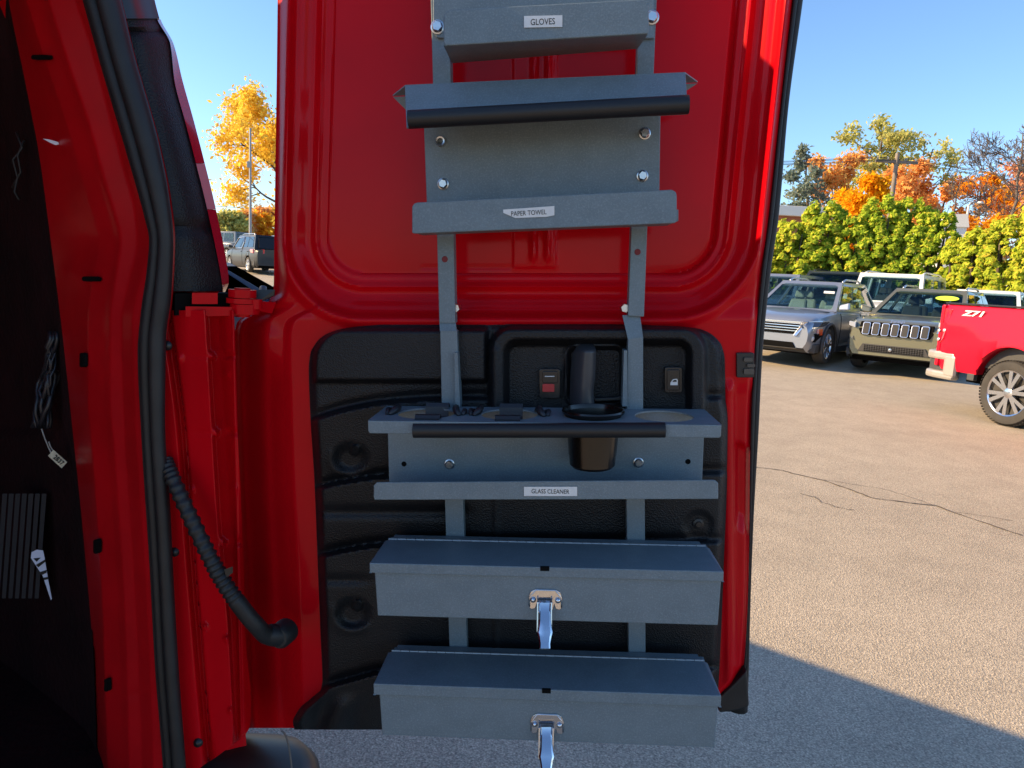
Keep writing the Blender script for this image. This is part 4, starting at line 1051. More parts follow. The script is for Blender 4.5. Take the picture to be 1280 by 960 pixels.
mk('price_sticker', MB().hexa([(.44, .40, 1.415), (.44, .62, 1.415), (.36, .60, 1.465), (.36, .38, 1.465)], [(.465, .40, 1.415), (.465, .62, 1.415), (.385, .60, 1.465), (.385, .38, 1.465)]), LABEL, suv)

# olive SUV
p = place(1121, 13.3, 2.31, HEAD - .03, 1.86)
jp = vehicle('parked_suv', 'olive SUV with seven upright grille slots and a lime sticker on its windshield', 'SUV', p[0], p[1], HEAD - .03, 4.62, 1.86,
    [(-2.31, 1.02), (-1.9, 1.06), (0, 1.06), (.75, 1.09), (1.3, 1.07), (1.9, 1.02), (2.2, .96), (2.31, .90)], 1.09, 1.66, (.97, -.02, -1.8, -2.2), (1.42, -1.28), OLIVE, tumble=.76, posts=(.38, .72), rails=ALLOY, cladding=CLAD, r=.355, group='cars parked in the lot')
fpanel(jp, 'grille_panel', [(-.58, .72), (.58, .72), (.64, .82), (.62, .97), (-.62, .97), (-.64, .82)], 2.325, .1, DARK, slope=.25)
for k in range(7):
    y = -.50 + k * .1667
    fpanel(jp, 'grille_slot', prect(y - .066, y + .066, .725, .965, .02), 2.345, .05, ALLOY, slope=.25)
    fpanel(jp, 'grille_insert', prect(y - .052, y + .052, .742, .948, .015), 2.352, .05, mat('grille_mesh', (.012, .012, .014), .6) if 'grille_mesh' not in bpy.data.materials else bpy.data.materials['grille_mesh'], bev=0, slope=.25)
both(jp, 'headlight', [(.69, .84), (.87, .87), (.88, .95), (.71, .945)], 2.40, .30, LAMPG, slope=.3)
both(jp, 'fog_lamp', [(.70, .60), (.84, .61), (.85, .70), (.72, .68)], 2.385, .3, LAMPD)
both(jp, 'fog_bulb', prect(.74, .80, .62, .66, .01), 2.40, .03, LAMPG)
fpanel(jp, 'lower_intake', [(-.62, .40), (.62, .40), (.54, .55), (-.54, .55)], 2.34, .1, CLAD)
MESH = MB()
for k in range(24):
    for j in range(4): MESH.box(2.335, 2.346, -.50 + k * .043, -.50 + k * .043 + .022, .415 + j * .032, .415 + j * .032 + .018)
mk('intake_mesh', MESH, DARK, jp)['kind'] = 'stuff'
mk('badge', MB().lathe([(0, .012), (.03, .01), (.035, 0)], (2.345, -.04, .47), (1, 0, 0), 20), CHROME, jp)
fpanel(jp, 'bumper', [(-.90, .30), (.90, .30), (.92, .44), (.62, .40), (-.62, .40), (-.92, .44)], 2.345, .3, CLAD, bev=.02)
bh = mk('hood_lettering', MB().box(2.20, 2.21, -.001, .001, 1.0, 1.001), ALLOY, jp)
letter('Jeep', .26, (2.24, .0, 1.0), (0, 1, 0), (-.55, 0, .83), (.83, 0, .55), ALLOY, bh, bold=.02, height=.075)
so_ = [(.31, math.cos(a) * .21 + .38, 1.49 + math.sin(a) * .048) for a in np.linspace(0, 2 * math.pi, 24, endpoint=False)]
mk('window_sticker', MB().hexa([(x - .02 - (z - 1.49) * 1.4, y, z) for x, y, z in so_], [(x + .012 - (z - 1.49) * 1.4, y, z) for x, y, z in so_]), LIME, jp)

# second row
p = place(1092, 18.0, 2.1, HEAD, 1.8)
bx = vehicle('parked_suv', 'boxy white SUV with an upright windshield, parked in front of the hedge', 'SUV', p[0], p[1], HEAD, 4.3, 1.82,
    [(-2.15, 1.08), (0, 1.08), (1.15, 1.10), (1.6, 1.06), (2.15, .98)], 1.10, 1.86, (1.25, .92, -2.0, -2.12), (1.3, -1.3), WHITE, posts=(.42, .72), tumble=.90, rails=WHITE, group='cars parked in the lot')
both(bx, 'headlight', prect(.55, .85, .80, .98, .03), 2.16, .2, LAMPG)
fpanel(bx, 'grille', prect(-.5, .5, .80, .95), 2.16, .1, DARK)
fpanel(bx, 'bumper', prect(-.86, .86, .36, .62), 2.18, .3, CLAD)
p = place(1010, 20.0, 2.4, HEAD, 1.9)
vehicle('parked_suv', 'dark SUV half hidden behind the silver SUV, under the hedge', 'SUV', p[0], p[1], HEAD, 4.8, 1.9,
    [(-2.4, 1.08), (0, 1.08), (1.0, 1.10), (1.6, 1.06), (2.4, .95)], 1.10, 1.82, (1.15, .45, -2.1, -2.35), (1.45, -1.4), DGREEN, posts=(.40, .72), rails=DGREY, tumble=.86, group='cars parked in the lot')
bpy_last = [o for o in COL.objects if o.get('label', '').startswith('dark SUV half')][0]
mk('window_sticker', MB().hexa([(.98, -.2, 1.36), (.98, .66, 1.36), (.86, .66, 1.43), (.86, -.2, 1.43)], [(1.0, -.2, 1.36), (1.0, .66, 1.36), (.88, .66, 1.43), (.88, -.2, 1.43)]), LIME, bpy_last)
p = place(1216, 17.0, 2.0, HEAD, 1.8)
vehicle('parked_car', 'white crossover whose roof shows beyond the olive SUV and the red truck', 'car', p[0], p[1], HEAD, 4.4, 1.82,
    [(-2.2, 1.0), (0, 1.02), (1.0, 1.03), (1.6, .98), (2.2, .82)], 1.03, 1.60, (1.05, .25, -1.3, -2.1), (1.35, -1.3), WHITE, posts=(.42, .75), group='cars parked in the lot')
p = place(930, 19.0, 2.2, HEAD, 1.9)
vehicle('parked_car', 'pale grey car mostly hidden by the edge of the open van door', 'car', p[0], p[1], HEAD, 4.7, 1.85,
    [(-2.3, 1.02), (0, 1.05), (1.0, 1.06), (1.6, 1.0), (2.3, .85)], 1.06, 1.68, (1.05, .3, -1.8, -2.25), (1.4, -1.35), SILVER, posts=(.42, .75), group='cars parked in the lot')

# red pickup, its bed end nearest the row
ty = math.atan2(-.975, .22)
hv = np.array([math.cos(ty), math.sin(ty)]); sv = np.array([hv[1], -hv[0]])     # sv: out of its right flank
wc = np.array([col_x(1274, 8.65), 8.65])        # rear wheel's outer face
c0_ = wc - sv * 1.0 + hv * 1.74
TW, TL = 2.03, 5.9
tz = float(gz(c0_[1]))
tr = thing('pickup_truck', 'bright red pickup truck with chrome bumper and large alloy wheel, cut by the right edge', 'truck', Matrix.Translation((*c0_, tz)) @ Matrix.Rotation(ty, 4, 'Z'))
RW, XR, XF = .408, -1.74, 1.87
def truck_body():
    xs = np.unique(np.concatenate([np.linspace(-2.93, 2.9, 60), np.linspace(XR - .56, XR + .56, 36), np.linspace(XF - .56, XF + .56, 36)]))
    rows = []
    topf = spl([(-2.95, 1.445), (-.9, 1.445), (-.86, 1.445), (1.2, 1.36), (1.4, 1.30), (2.5, 1.22), (2.9, 1.10)])
    for x in xs:
        w = TW / 2 - .015 - .05 * float(sstep(-2.80, -2.95, x)) - .22 * float(sstep(2.3, 2.95, x))
        zt = float(topf(x)); zb = .56
        fl = .045 * max(math.exp(-((x - a) / .62) ** 4) for a in (XR, XF))
        pts = [(w * .955, zb), (w * .975, zb + .06), (w + fl * .6, .80), (w + fl * .95, .94), (w + fl * .9, 1.06), (w + .012 + fl * .2, 1.14), (w + .004, 1.22), (w - .014, zt - .055), (w - .030, zt - .012), (w - .055, zt), (w - .14, zt + .002)]
        R_ = .545
        za = max([RW + .02 + math.sqrt(max(0, R_ ** 2 - (x - a) ** 2)) if abs(x - a) < R_ else 0 for a in (XR, XF)])
        pts = [(y, max(z, za) if i < 6 else z) for i, (y, z) in enumerate(pts)]
        rows.append(pts)
    m = MB()
    for s in (1, -1):
        P = np.array([[(x, s * y, z) for y, z in r_] for x, r_ in zip(xs, rows)])
        m.grid(P)
        Q = P[:, :3].copy(); Q[..., 1] -= s * .10
        m.grid(np.stack([P[:, 0], Q[:, 0] * [1, 1, 1]], 1))
        arch = np.stack([P[:, 0], P[:, 0] * [1, 1, 1] - [0, s * .10, 0]], 1); m.grid(arch)
    return m
mk('body', truck_body(), TRUCKR, tr, smooth='auto', ang=40)
mk('tailgate', MB().box(-2.95, -2.88, -.86, .86, .66, 1.43), TRUCKR, tr, bevel=.02)
for s in (1, -1): mk('bed_end', MB().box(-2.945, -2.885, min(s * .865, s * .985), max(s * .865, s * .985), .60, 1.44), TRUCKR, tr, bevel=.02)
mk('bed_liner', MB().box(-2.86, -.92, -.83, .83, .62, .70).box(-2.87, -.92, .83, .88, .66, 1.44).box(-2.87, -.92, -.88, -.83, .66, 1.44), CLAD, tr)
for s in (1, -1): mk('rail_cap', MB().box(-2.9, -.9, min(s * .86, s * .975), max(s * .86, s * .975), 1.449, 1.474), BLACK, tr, bevel=.008)
cabm = MB()
FQ = [(1.35, .93, 1.30), (1.35, -.93, 1.30), (.55, -.74, 1.90), (.55, .74, 1.90)]; BQ = [(-.86, .93, 1.30), (-.86, -.93, 1.30), (-.70, -.74, 1.90), (-.70, .74, 1.90)]
cabm.hexa([FQ[0], BQ[0], BQ[1], FQ[1]], [FQ[3], BQ[3], BQ[2], FQ[2]])
mk('cab', cabm, TRUCKR, tr, bevel=.06)
mk('windshield', pane(FQ, .06, .94, .06, .90, (1, 0, .5)), GLASS, tr)
mk('rear_window', pane(BQ, .08, .92, .10, .88, (-1, 0, 0)), GLASS, tr)
for s in (1, -1):
    SQ = [FQ[0] if s > 0 else FQ[1], BQ[0] if s > 0 else BQ[1], BQ[3] if s > 0 else BQ[2], FQ[3] if s > 0 else FQ[2]]
    for a, b in ((.06, .48), (.52, .94)): mk('side_window', pane(SQ, a, b, .08, .88, (0, s, .2)), GLASS, tr)
hood = MB().hexa([(1.3, -.95, 1.0), (2.88, -.78, .9), (2.88, .78, .9), (1.3, .95, 1.0)], [(1.3, -.93, 1.33), (2.86, -.76, 1.14), (2.86, .76, 1.14), (1.3, .93, 1.33)])
mk('hood', hood, TRUCKR, tr, bevel=.04)
fpanel(tr, 'grille', prect(-.7, .7, .62, 1.08), 2.92, .2, DARK)
fpanel(tr, 'front_bumper', prect(-.98, .98, .42, .62), 3.0, .3, CHROME, bev=.03)
mk('frame', MB().box(-2.8, 2.7, -.55, .55, .40, .62).box(-1.2, 1.25, -.93, .93, .50, .58), DARK, tr)
for a in (XR, XF):
    for s in (1, -1):
        mk('wheel_well', MB().box(a - .56, a + .56, min(s * .60, s * .62), max(s * .60, s * .62), .40, 1.02).box(a - .56, a + .56, min(s * .61, s * .93), max(s * .61, s * .93), .985, 1.0), DARK, tr)
for s in (1, -1): mk('sill_flap', MB().box(-2.40, XR - .55, min(s * .90, s * .965), max(s * .90, s * .965), .475, .565), CLAD, tr, bevel=.01)
BUMP = mat('ground_tinted_chrome', (.40, .375, .34), .35, metal=.4)  # beige of the reflected ground put into the bumper ends' colour
# rear bumper: a wrap of bright metal with a dark step pocket
bm = MB()
bm.hexa([(-3.16, -.62, .50), (-3.16, .62, .50), (-2.98, .62, .50), (-2.98, -.62, .50)], [(-3.18, -.62, .70), (-3.18, .62, .70), (-2.98, .62, .72), (-2.98, -.62, .72)])
mk('rear_bumper', bm, CHROME, tr, bevel=.02)
for s in (1, -1):
    q = [(-3.22, .62), (-3.20, .80), (-3.12, .94), (-2.94, 1.0), (-2.60, 1.005)]
    def bar(za, zb_, inset):
        return MB().hexa([(x, s * (y - inset), za) for x, y in q] + [(-2.60, s * .86, za), (-2.9, s * .84, za), (-2.98, s * .62, za)], [(x, s * (y - inset), zb_) for x, y in q] + [(-2.60, s * .86, zb_), (-2.9, s * .84, zb_), (-2.98, s * .62, zb_)])
    mk('bumper_end', bar(.69, .81, 0), BUMP, tr, bevel=.035)
    mk('bumper_end', bar(.43, .54, .0), BUMP, tr, bevel=.035)
    mk('bumper_end', MB().box(-2.78, -2.58, min(s * .90, s * 1.008), max(s * .90, s * 1.008), .45, .79), BUMP, tr, bevel=.05)
    mk('bumper_step', bar(.535, .695, .06), CLAD, tr)
    lampm = MB().hexa([(-2.955, s * .86, .86), (-2.945, s * .965, .86), (-2.82, s * 1.012, .98), (-2.82, s * .90, .98)], [(-2.952, s * .86, 1.40), (-2.94, s * .965, 1.40), (-2.74, s * .998, 1.385), (-2.74, s * .90, 1.385)])
    tl_ = mk('tail_light', lampm, LENS, tr, bevel=.01)
    mk('reverse_lens', MB().box(-2.958, -2.925, min(s * .90, s * .985), max(s * .90, s * .985), 1.12, 1.185), LAMPG, tl_, bevel=.008)
    for zz, xx in ((1.085, -2.92), (1.095, -2.83), (.965, -2.91)): mk('lens_highlight', MB().lathe([(0, .006), (.012, .004), (.022, 0)], (xx, s * 1.003, zz), (0, s, .1), 12), LAMPG, tl_, smooth=True)
wheels = {}
for s in (-1, 1):
    wheels[s] = make_wheel(tr, XR, s * (TW / 2 - .14), RW, .28, s, 6, True, TYRE, CHROME)
    c = copy_part(wheels[s], tr); c.location = (XF, s * (TW / 2 - .14), RW)
letter('Z71', .36, (-2.40, -1.012, 1.345), (1, 0, 0), (0, -.12, .99), (0, -1, 0), mat('white_decal', (.8, .78, .76), .4), tr, bold=.035, shear=.35, height=.075)
pr = MB()

# cars seen through the gap at the hinge
yl = 35.0
vl = vehicle('parked_suv', 'dark grey SUV seen from behind through the gap at the door hinge', 'SUV', col_x(331, yl) - .9, yl + 1.6, math.atan2(.80, -.60), 5.1, 1.98,
    [(-2.5, 1.12), (0, 1.12), (1.1, 1.12), (1.7, 1.08), (2.5, .95)], 1.12, 1.78, (1.25, .5, -2.0, -2.42), (1.55, -1.5), CHAR, posts=(.38, .70), rails=ALLOY, glass=PRIV, group='cars parked beyond the hinge')
mk('rear_glass', MB().hexa([(-2.50, -.75, 1.14), (-2.50, .75, 1.14), (-2.2, .66, 1.64), (-2.2, -.66, 1.64)], [(-2.54, -.75, 1.14), (-2.54, .75, 1.14), (-2.25, .66, 1.64), (-2.25, -.66, 1.64)]), SATIN, vl)
both(vl, 'tail_light', prect(.50, .95, .90, 1.10), -2.60, .45, LENS)
fpanel(vl, 'trim_strip', prect(-.5, .5, .98, 1.03, .01), -2.53, .1, CHROME)
fpanel(vl, 'bumper', prect(-.92, .92, .32, .62), -2.56, .3, CLAD)
for sgn in (1, -1):
    mk('window_trim', MB().tube([(1.05, sgn * .935, 1.13), (.45, sgn * .79, 1.66), (-.45, sgn * .79, 1.68), (-.62, sgn * .86, 1.42), (-.5, sgn * .935, 1.14), (1.05, sgn * .935, 1.13)], .022, 6), CHROME, vl)
nv = vehicle('parked_car', 'navy blue car close behind the van, its windshield showing above the door hinge', 'car', col_x(258, 11.5), 11.5, math.radians(12), 4.7, 1.85,
    [(-2.35, .98), (-1.5, 1.0), (0, .98), (.9, .98), (1.6, .93), (2.35, .72)], .98, 1.47, (1.15, .25, -.9, -1.8), (1.4, -1.35), NAVY, posts=(.48,), glass=PRIV, group='cars parked beyond the hinge')
yl = 60.0
vehicle('parked_van', 'small dark van far off left of the dark grey SUV beyond the hinge', 'van', col_x(281, yl), yl, math.radians(150), 5.0, 2.0,
    [(-2.5, 1.2), (0, 1.2), (1.6, 1.2), (2.5, 1.0)], 1.2, 2.1, (1.9, 1.4, -2.4, -2.5), (1.6, -1.5), DGREY, posts=(.3, .65), tumble=.9, group='cars parked beyond the hinge')

# ------------------------------------------------------------------ trees, hedge, poles, buildings
def leaf_quads(pts, size, droop=0.0, face=None):
    n = len(pts)
    a = rng.normal(size=(n, 3))
    if face is not None: a -= face * (a * face).sum(1)[:, None]
    a /= np.linalg.norm(a, axis=1)[:, None]
    b = rng.normal(size=(n, 3)); b[:, 2] -= droop
    if face is not None: b -= face * (b * face).sum(1)[:, None]
    b -= a * (a * b).sum(1)[:, None]; b /= np.linalg.norm(b, axis=1)[:, None]
    s = size * rng.uniform(.55, 1.35, (n, 1))
    u, v = a * s * .55, b * s
    c = np.asarray(pts)
    n3 = np.cross(a, b) * s * .22
    q = np.stack([c - v, c + u * .9 + n3, c + v, c - u * .9 + n3], 1).reshape(-1, 3)
    return q, np.arange(n * 4).reshape(n, 4)
def tree(name, label_, cat, px, Y, top_px, crown_w_px, leaf, count, lsize, trunk_r=.22, first=.25, shape='round', limbs=11, bark=BARK, spread=.55, group=None, levels=2, seed=1, lean=0.0, sigma=.09, bare=False, up=.6):
    g = np.random.default_rng(seed)
    X = col_x(px, Y); z0 = float(gz(Y)) - .1
    H = wat(px, top_px, Y).z - z0
    Rc = crown_w_px / F * Y / 2
    root = thing(name, label_, cat, Matrix.Translation((X, Y, z0)), (0, 0, 0), group)
    tr_ = MB(); lf = []
    hs = np.linspace(0, .92, 9)
    tx = np.cumsum(g.normal(0, .012 * H, 9)) + lean * H * hs; ty_ = np.cumsum(g.normal(0, .012 * H, 9)); tx -= tx[0]; ty_ -= ty_[0]
    tpath = np.stack([tx, ty_, hs * H], 1)
    tr_.tube(tpath, trunk_r * (1 - hs) ** .8 + .015, 8)
    def prof(t):
        if shape == 'round': return max(.15, math.sin(math.pi * (0.12 + .80 * t)) ** .7)
        if shape == 'cone': return 1.02 - .92 * t
        if shape == 'vase': return .35 + .75 * t - .55 * max(0, t - .75) * 3
        return 1.0
    br = MB()
    def grow(p0, d, ln, rad, lev):
        n = 6; p = [p0]; dd = d.copy()
        for i in range(n):
            dd = dd + g.normal(0, .14, 3) + np.array([0, 0, .05 * up]); dd /= np.linalg.norm(dd)
            p.append(p[-1] + dd * ln / n)
        p = np.array(p)
        br.tube(p, np.maximum(rad * np.linspace(1, .3, n + 1), .011 if bare else .004), 6 if lev else 4, caps=False)
        if lev == 0:
            lf.extend(p[2:]); return
        k = 6 if bare else 4
        for j in range(k):
            i = g.integers(2, n + 1)
            nd = dd + g.normal(0, spread, 3); nd[2] += .15 * up; nd /= np.linalg.norm(nd)
            grow(p[i], nd, ln * g.uniform(.4, .62), rad * .5, lev - 1)
        lf.extend(p[-2:])
    for k in range(limbs):
        t = (k + .5) / limbs
        h = first + (.90 - first) * t
        p0 = np.array([np.interp(h, hs, tx), np.interp(h, hs, ty_), h * H])
        az = k * 2.4 + g.uniform(-.4, .4)
        d = np.array([math.cos(az), math.sin(az), up * (.6 + .5 * t)]); d /= np.linalg.norm(d)
        grow(p0, d, Rc * prof(t) * g.uniform(.65, .95), trunk_r * .42 * (1 - .6 * t), levels)
    mk('trunk', tr_, bark, root, smooth=True)
    mk('branches', br, bark, root, smooth=True)['kind'] = 'stuff'
    if not bare:
        base = np.array(lf)
        idx = g.integers(0, len(base), count)
        pts = base[idx] + g.normal(0, sigma * Rc, (count, 3)) * [1, 1, .8]
        q, f = leaf_quads(pts, lsize)
        npmesh('crown', q, f, leaf, root)['kind'] = 'stuff'
    return root
YEL = leafmat('yellow_leaves', (.86, .58, .07), (.93, .72, .12), (.90, .60, .08))
ORA = leafmat('orange_leaves', (.80, .30, .02), (.90, .44, .03), (.85, .55, .06))
RUST = leafmat('rust_leaves', (.82, .38, .12), (.90, .50, .16), (.88, .58, .20))
OLV = leafmat('olive_leaves', (.40, .42, .12), (.62, .60, .20), (.74, .60, .18))
DKG = leafmat('dark_blue_green_needles', (.14, .20, .17), (.26, .32, .26), (.40, .38, .24))
HEDGE = leafmat('hedge_green', (.18, .32, .03), (.54, .64, .06), (.86, .66, .09))
HEDGY = leafmat('hedge_yellow_green', (.26, .38, .035), (.64, .68, .07), (.88, .60, .09))

tree('maple_tree', 'big yellow autumn tree behind the light pole, left of the open door', 'tree', 356, 47, 134, 156, YEL, 17000, .14, .26, .13, 'round', 13, seed=3, group=None, sigma=.085)
for i, (px, tp, w, lm, s, lb) in enumerate(((284, 272, 34, OLV, 1, 'pale thin tree at the left end of the far treeline seen through the hinge gap'), (300, 264, 30, RUST, 2, 'rust tree in the far treeline left of the light pole'), (322, 272, 30, ORA, 3, 'low orange tree just right of the light pole in the far treeline'), (338, 262, 34, RUST, 4, 'rust-orange tree in the far treeline beside the door edge'))):
    tree('far_tree', lb, 'tree', px, 78 + 3 * i, tp, w * 1.3, lm, 5000, .30, .2, .12, 'round', 9, seed=10 + s, group='far treeline beyond the hinge gap', sigma=.16)

# trees beyond the hedge
tree('poplar_tree', 'hazy blue-green tree right beside the open door edge', 'tree', 992, 52, 180, 62, DKG, 3000, .17, .2, .22, 'round', 13, seed=21, sigma=.11, group='trees beyond the hedge')
tree('willow_tree', 'tall olive-green tree rising above the orange trees', 'tree', 1082, 56, 146, 104, OLV, 6000, .16, .28, .30, 'round', 12, seed=22, sigma=.08, group='trees beyond the hedge')
tree('willow_tree', 'sparse olive tree leaning right with bare dark limbs', 'tree', 1130, 58, 168, 110, OLV, 3000, .17, .20, .35, 'vase', 10, seed=23, lean=.05, sigma=.07, group='trees beyond the hedge', spread=.6)
tree('maple_tree', 'peach-orange tree between the dark tree and the tall olive tree', 'tree', 1030, 54, 186, 78, leafmat('peach_leaves', (.80, .38, .10), (.86, .50, .16), (.72, .55, .16)), 6000, .17, .24, .2, 'round', 11, seed=24, sigma=.11, group='trees beyond the hedge')
tree('maple_tree', 'bright orange-yellow tree in front of the tall olive tree', 'tree', 1062, 45, 212, 76, leafmat('amber_leaves', (.88, .40, .012), (.95, .54, .02)), 9000, .15, .2, .15, 'round', 11, seed=25, sigma=.13, group='trees beyond the hedge')
tree('maple_tree', 'rust-orange tree behind the utility pole', 'tree', 1112, 50, 205, 78, RUST, 5500, .16, .22, .18, 'round', 11, seed=26, sigma=.12, group='trees beyond the hedge')
tree('maple_tree', 'small rust tree right of the utility pole', 'tree', 1150, 52, 222, 58, RUST, 5000, .16, .16, .15, 'round', 9, seed=27, sigma=.13, group='trees beyond the hedge')
tree('maple_tree', 'round orange tree behind the little white gable', 'tree', 1204, 48, 214, 76, ORA, 6500, .15, .2, .15, 'round', 11, seed=28, sigma=.13, group='trees beyond the hedge')
tree('maple_tree', 'pinkish orange tree behind the bare tree at the right edge', 'tree', 1262, 56, 194, 92, leafmat('pink_orange_leaves', (.76, .36, .18), (.82, .44, .24)), 6500, .17, .22, .2, 'round', 11, seed=29, sigma=.13, group='trees beyond the hedge')
tree('bare_tree', 'bare grey tree with fine twigs at the right edge', 'tree', 1246, 40, 142, 150, None, 0, .1, .12, .16, 'round', 22, bark=BARKG, seed=30, levels=3, bare=True, group='trees beyond the hedge', spread=.5)
tree('bare_tree', 'thin bare sapling left of the big bare tree', 'tree', 1172, 44, 205, 52, None, 0, .1, .09, .3, 'round', 9, bark=BARKG, seed=31, levels=2, bare=True, group='trees beyond the hedge')
tree('maple_tree', 'low orange-yellow bush tree under the bare tree', 'tree', 1222, 36, 262, 46, ORA, 3000, .14, .12, .1, 'round', 9, seed=32, sigma=.16, group='trees beyond the hedge')

def hedge_plant(label_, px, Y, top_px, w_px, leaf, n, seed):
    g = np.random.default_rng(seed)
    X = col_x(px, Y); z0 = float(gz(Y)) - .05
    H = wat(px, top_px, Y).z - z0; R = w_px / F * Y / 2
    root = thing('hedge_shrub', label_, 'hedge', Matrix.Translation((X, Y, z0)), (0, 0, 0), 'dense hedge behind the parked cars')
    st = MB()
    for k in range(4):
        a = k * 1.6
        st.tube([(0, 0, 0), (.25 * R * math.cos(a), .25 * R * math.sin(a), H * .5), (.4 * R * math.cos(a), .4 * R * math.sin(a), H * .85)], [.09, .05, .015], 6)
    mk('trunk', st, BARK, root, smooth=True)
    nl = 240
    th = g.uniform(0, 2 * math.pi, nl); h = g.uniform(.02, 1, nl)
    rr = R * (1 - .75 * np.maximum(0, h - .45) ** 1.6 * 1.7) * g.uniform(.70, 1.0, nl)
    lob = np.stack([rr * np.cos(th), rr * np.sin(th) * .85, h * H * .93], 1)
    ls = g.uniform(.09, .19, nl) * min(R, 1.5)
    i = g.integers(0, nl, n)
    d = g.normal(size=(n, 3)); d /= np.linalg.norm(d, axis=1)[:, None]
    d[:, 2] = np.abs(d[:, 2]) * .8 + d[:, 2] * .2
    pts = lob[i] + d * ls[i][:, None] * g.uniform(.55, 1.1, (n, 1)) * [1, 1, 1.7]
    fc = d + g.normal(0, .45, (n, 3)) + np.array([-.45, -.25, .35]); fc /= np.linalg.norm(fc, axis=1)[:, None]
    q, f = leaf_quads(pts, g.uniform(.035, .085, (n, 1)), droop=.4, face=fc)
    npmesh('foliage', q, f, leaf, root)['kind'] = 'stuff'
hp_ = [(950, 24.0, 285, 60, HEDGY, 'orange-tinged hedge shrub beside the edge of the open door'), (984, 23.5, 272, 62, HEDGY, 'yellow-green hedge shrub above the silver SUV'),
       (1016, 23.4, 248, 66, HEDGE, 'tall green hedge shrub above the dark SUV'), (1052, 23.0, 252, 64, HEDGE, 'green hedge shrub left of the boxy white SUV'),
       (1086, 22.8, 240, 68, HEDGE, 'tallest green hedge shrub, below the utility pole'), (1124, 22.5, 244, 66, HEDGE, 'green hedge shrub above the boxy white SUV'),
       (1158, 22.0, 256, 56, HEDGE, 'dark-shaded hedge shrub at the right end of the tall clump'), (1186, 21.2, 292, 44, HEDGY, 'short yellow hedge shrub in the dip below the white gable'),
       (1214, 20.6, 278, 56, HEDGY, 'yellow hedge shrub above the white crossover'), (1248, 20.0, 266, 66, HEDGY, 'yellow hedge shrub above the red truck bed'), (1290, 19.4, 250, 74, HEDGY, 'big yellow-green hedge shrub at the right edge')]
for i, (px, Y, tp, w, lf_, lb) in enumerate(hp_): hedge_plant(lb, px, Y, tp, w * 1.12, lf_, 24000, 50 + i)

# poles and wires
def pole(name, label_, cat, px, Y, top_px, r, m, build=None):
    X = col_x(px, Y); z0 = float(gz(Y)) - .1
    H = wat(px, top_px, Y).z - z0
    root = thing(name, label_, cat, Matrix.Translation((X, Y, z0)), (0, 0, 0))
    mk('pole', MB().tube([(0, 0, 0), (0, 0, H * .5), (0, 0, H)], [r, r * .85, r * .7], 12), m, root, smooth='auto')
    if build: build(root, H, r)
    return root
def up_fit(root, H, r):
    mk('crossarm', MB().box(-1.2, 1.2, -.07, .07, H - .55, H - .40), WOOD, root)
    for x in (-1.1, -.5, .5, 1.1): mk('insulator', MB().lathe([(.03, 0), (.06, .05), (.03, .1), (.05, .16), (0, .18)], (x, 0, H - .40), EN, 10), mat('grey_insulator', (.3, .3, .3), .3) if 'grey_insulator' not in bpy.data.materials else bpy.data.materials['grey_insulator'], root, smooth=True)
    for x in (-.62, .55): mk('transformer', MB().lathe([(0, .95), (.18, .93), (.28, .86), (.29, .05), (.26, 0), (0, 0)], (x, -.1, H - 4.4), EN, 18), STEELP, root, smooth='auto')
    mk('bracket', MB().box(-.5, .5, -.05, .05, H - 3.9, H - 3.8), STEELP, root)
    for x in (-1.1, -.5, .5, 1.1):
        for d in (-1, 1):
            q = [(x + d * t * 34, t * 9 * d * .2, H - .25 - 1.3 * math.sin(math.pi * t) + .2 * t) for t in np.linspace(0, 1, 16)]
            mk('power_line', MB().tube(q, .014, 5), INK, root)
pole('utility_pole', 'leaning wooden utility pole with crossarm and two grey transformers', 'utility pole', 1095, 42, 190, .16, WOOD, up_fit)
def lp_fit(root, H, r):
    mk('pole_box', MB().box(-.12, .12, -.22, -.08, H * .72, H * .72 + .35), STEELP, root, bevel=.02)
    q = [(-30 + 60 * t, 3 * t, H * .50 + 1.6 * (t - .5) ** 2 - .8 * t) for t in np.linspace(0, 1, 20)]
    mk('overhead_wire', MB().tube(q, .012, 5), INK, root)
pole('light_pole', 'tall grey light pole in front of the yellow tree', 'light pole', 313, 41, 160, .085, STEELP, lp_fit)
def sl_fit(root, H, r):
    mk('lamp_arm', MB().tube([(0, 0, H), (.1, 0, H + .15), (.4, 0, H + .2)], .04, 8), STEELP, root, smooth=True)
    mk('lamp_head', MB().lathe([(0, .05), (.12, .03), (.16, -.05), (0, -.06)], (.5, 0, H + .18), EN, 14), LABEL, root, smooth=True)
pole('street_lamp', 'short pale street lamp in the dip of the hedge', 'street lamp', 1190, 34, 256, .07, mat('pale_lamp_pole', (.6, .58, .55), .5), sl_fit)

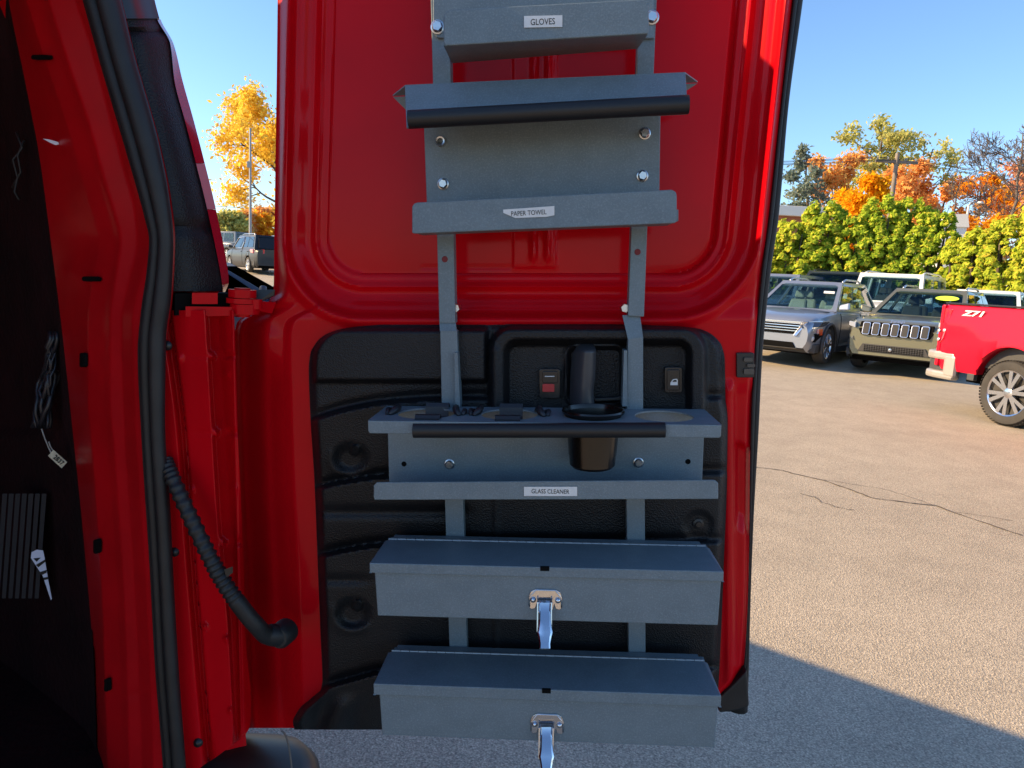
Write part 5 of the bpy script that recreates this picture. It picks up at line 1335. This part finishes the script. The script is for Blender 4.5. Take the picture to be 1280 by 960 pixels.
BRICK = mat('red_brick_wall', (.36, .13, .07), .85, var=.3, var_scale=3)
ROOFW = mat('white_roof_edge', (.70, .68, .62), .6)
b1 = wat(1005, 272, 36)
bd = thing('low_building', 'low brick building with a white roof edge behind the hedge', 'building', Matrix.Translation((b1.x - 2, 38, float(gz(38)))), (0, 0, 0))
zr = wat(1005, 262, 36).z - float(gz(38))
mk('wall', MB().box(-9, 3.2, -2, 6, 0, zr - .35), BRICK, bd)
mk('roof', MB().box(-9.3, 3.5, -2.3, 6.3, zr - .352, zr + .12), ROOFW, bd, bevel=.02)
for k in range(4):
    f = mk('window', MB().box(-7.5 + k * 2.6, -6.2 + k * 2.6, -2.04, -1.95, 1.0, 2.0), ROOFW, bd)
    mk('pane', MB().box(-7.4 + k * 2.6, -6.3 + k * 2.6, -2.06, -1.99, 1.1, 1.9), GLASS, f)
b2 = wat(1196, 285, 33)
gb = thing('white_shed', 'little white gabled building glimpsed over the dip in the hedge', 'building', Matrix.Translation((b2.x + .1, 34, float(gz(34)))) @ Matrix.Rotation(math.radians(-12), 4, 'Z'), (0, 0, 0))
zr = wat(1196, 268, 33).z - float(gz(34))
mk('wall', MB().box(-.5, .5, -1, 3, 0, zr - .55), mat('white_siding', (.66, .66, .64), .7), gb)
mk('roof', MB().hexa([(-.58, -1.1, zr - .552), (.58, -1.1, zr - .552), (.58, 3.1, zr - .552), (-.58, 3.1, zr - .552)], [(-.15, -1.1, zr), (.45, -1.1, zr + .03), (.45, 3.1, zr + .03), (-.15, 3.1, zr)]), ROOFW, gb)
yb_ = 95
b3 = col_x(283, yb_)
fb = thing('far_building', 'dark low building at the left end of the hinge gap, under the far treeline', 'building', Matrix.Translation((b3 - 3, yb_, float(gz(yb_)))), (0, 0, 0))
zr = wat(283, 292, yb_).z - float(gz(yb_))
mk('wall', MB().box(-8, 3.4, 0, 8, 0, zr - .6), mat('slate_wall', (.10, .11, .13), .8), fb)
mk('roof', MB().hexa([(-8.3, -.4, zr - .602), (3.7, -.4, zr - .602), (3.7, 8.4, zr - .602), (-8.3, 8.4, zr - .602)], [(-7.5, 3.5, zr), (3, 3.5, zr), (3, 4.5, zr), (-7.5, 4.5, zr)]), mat('slate_roof', (.07, .08, .10), .8), fb)
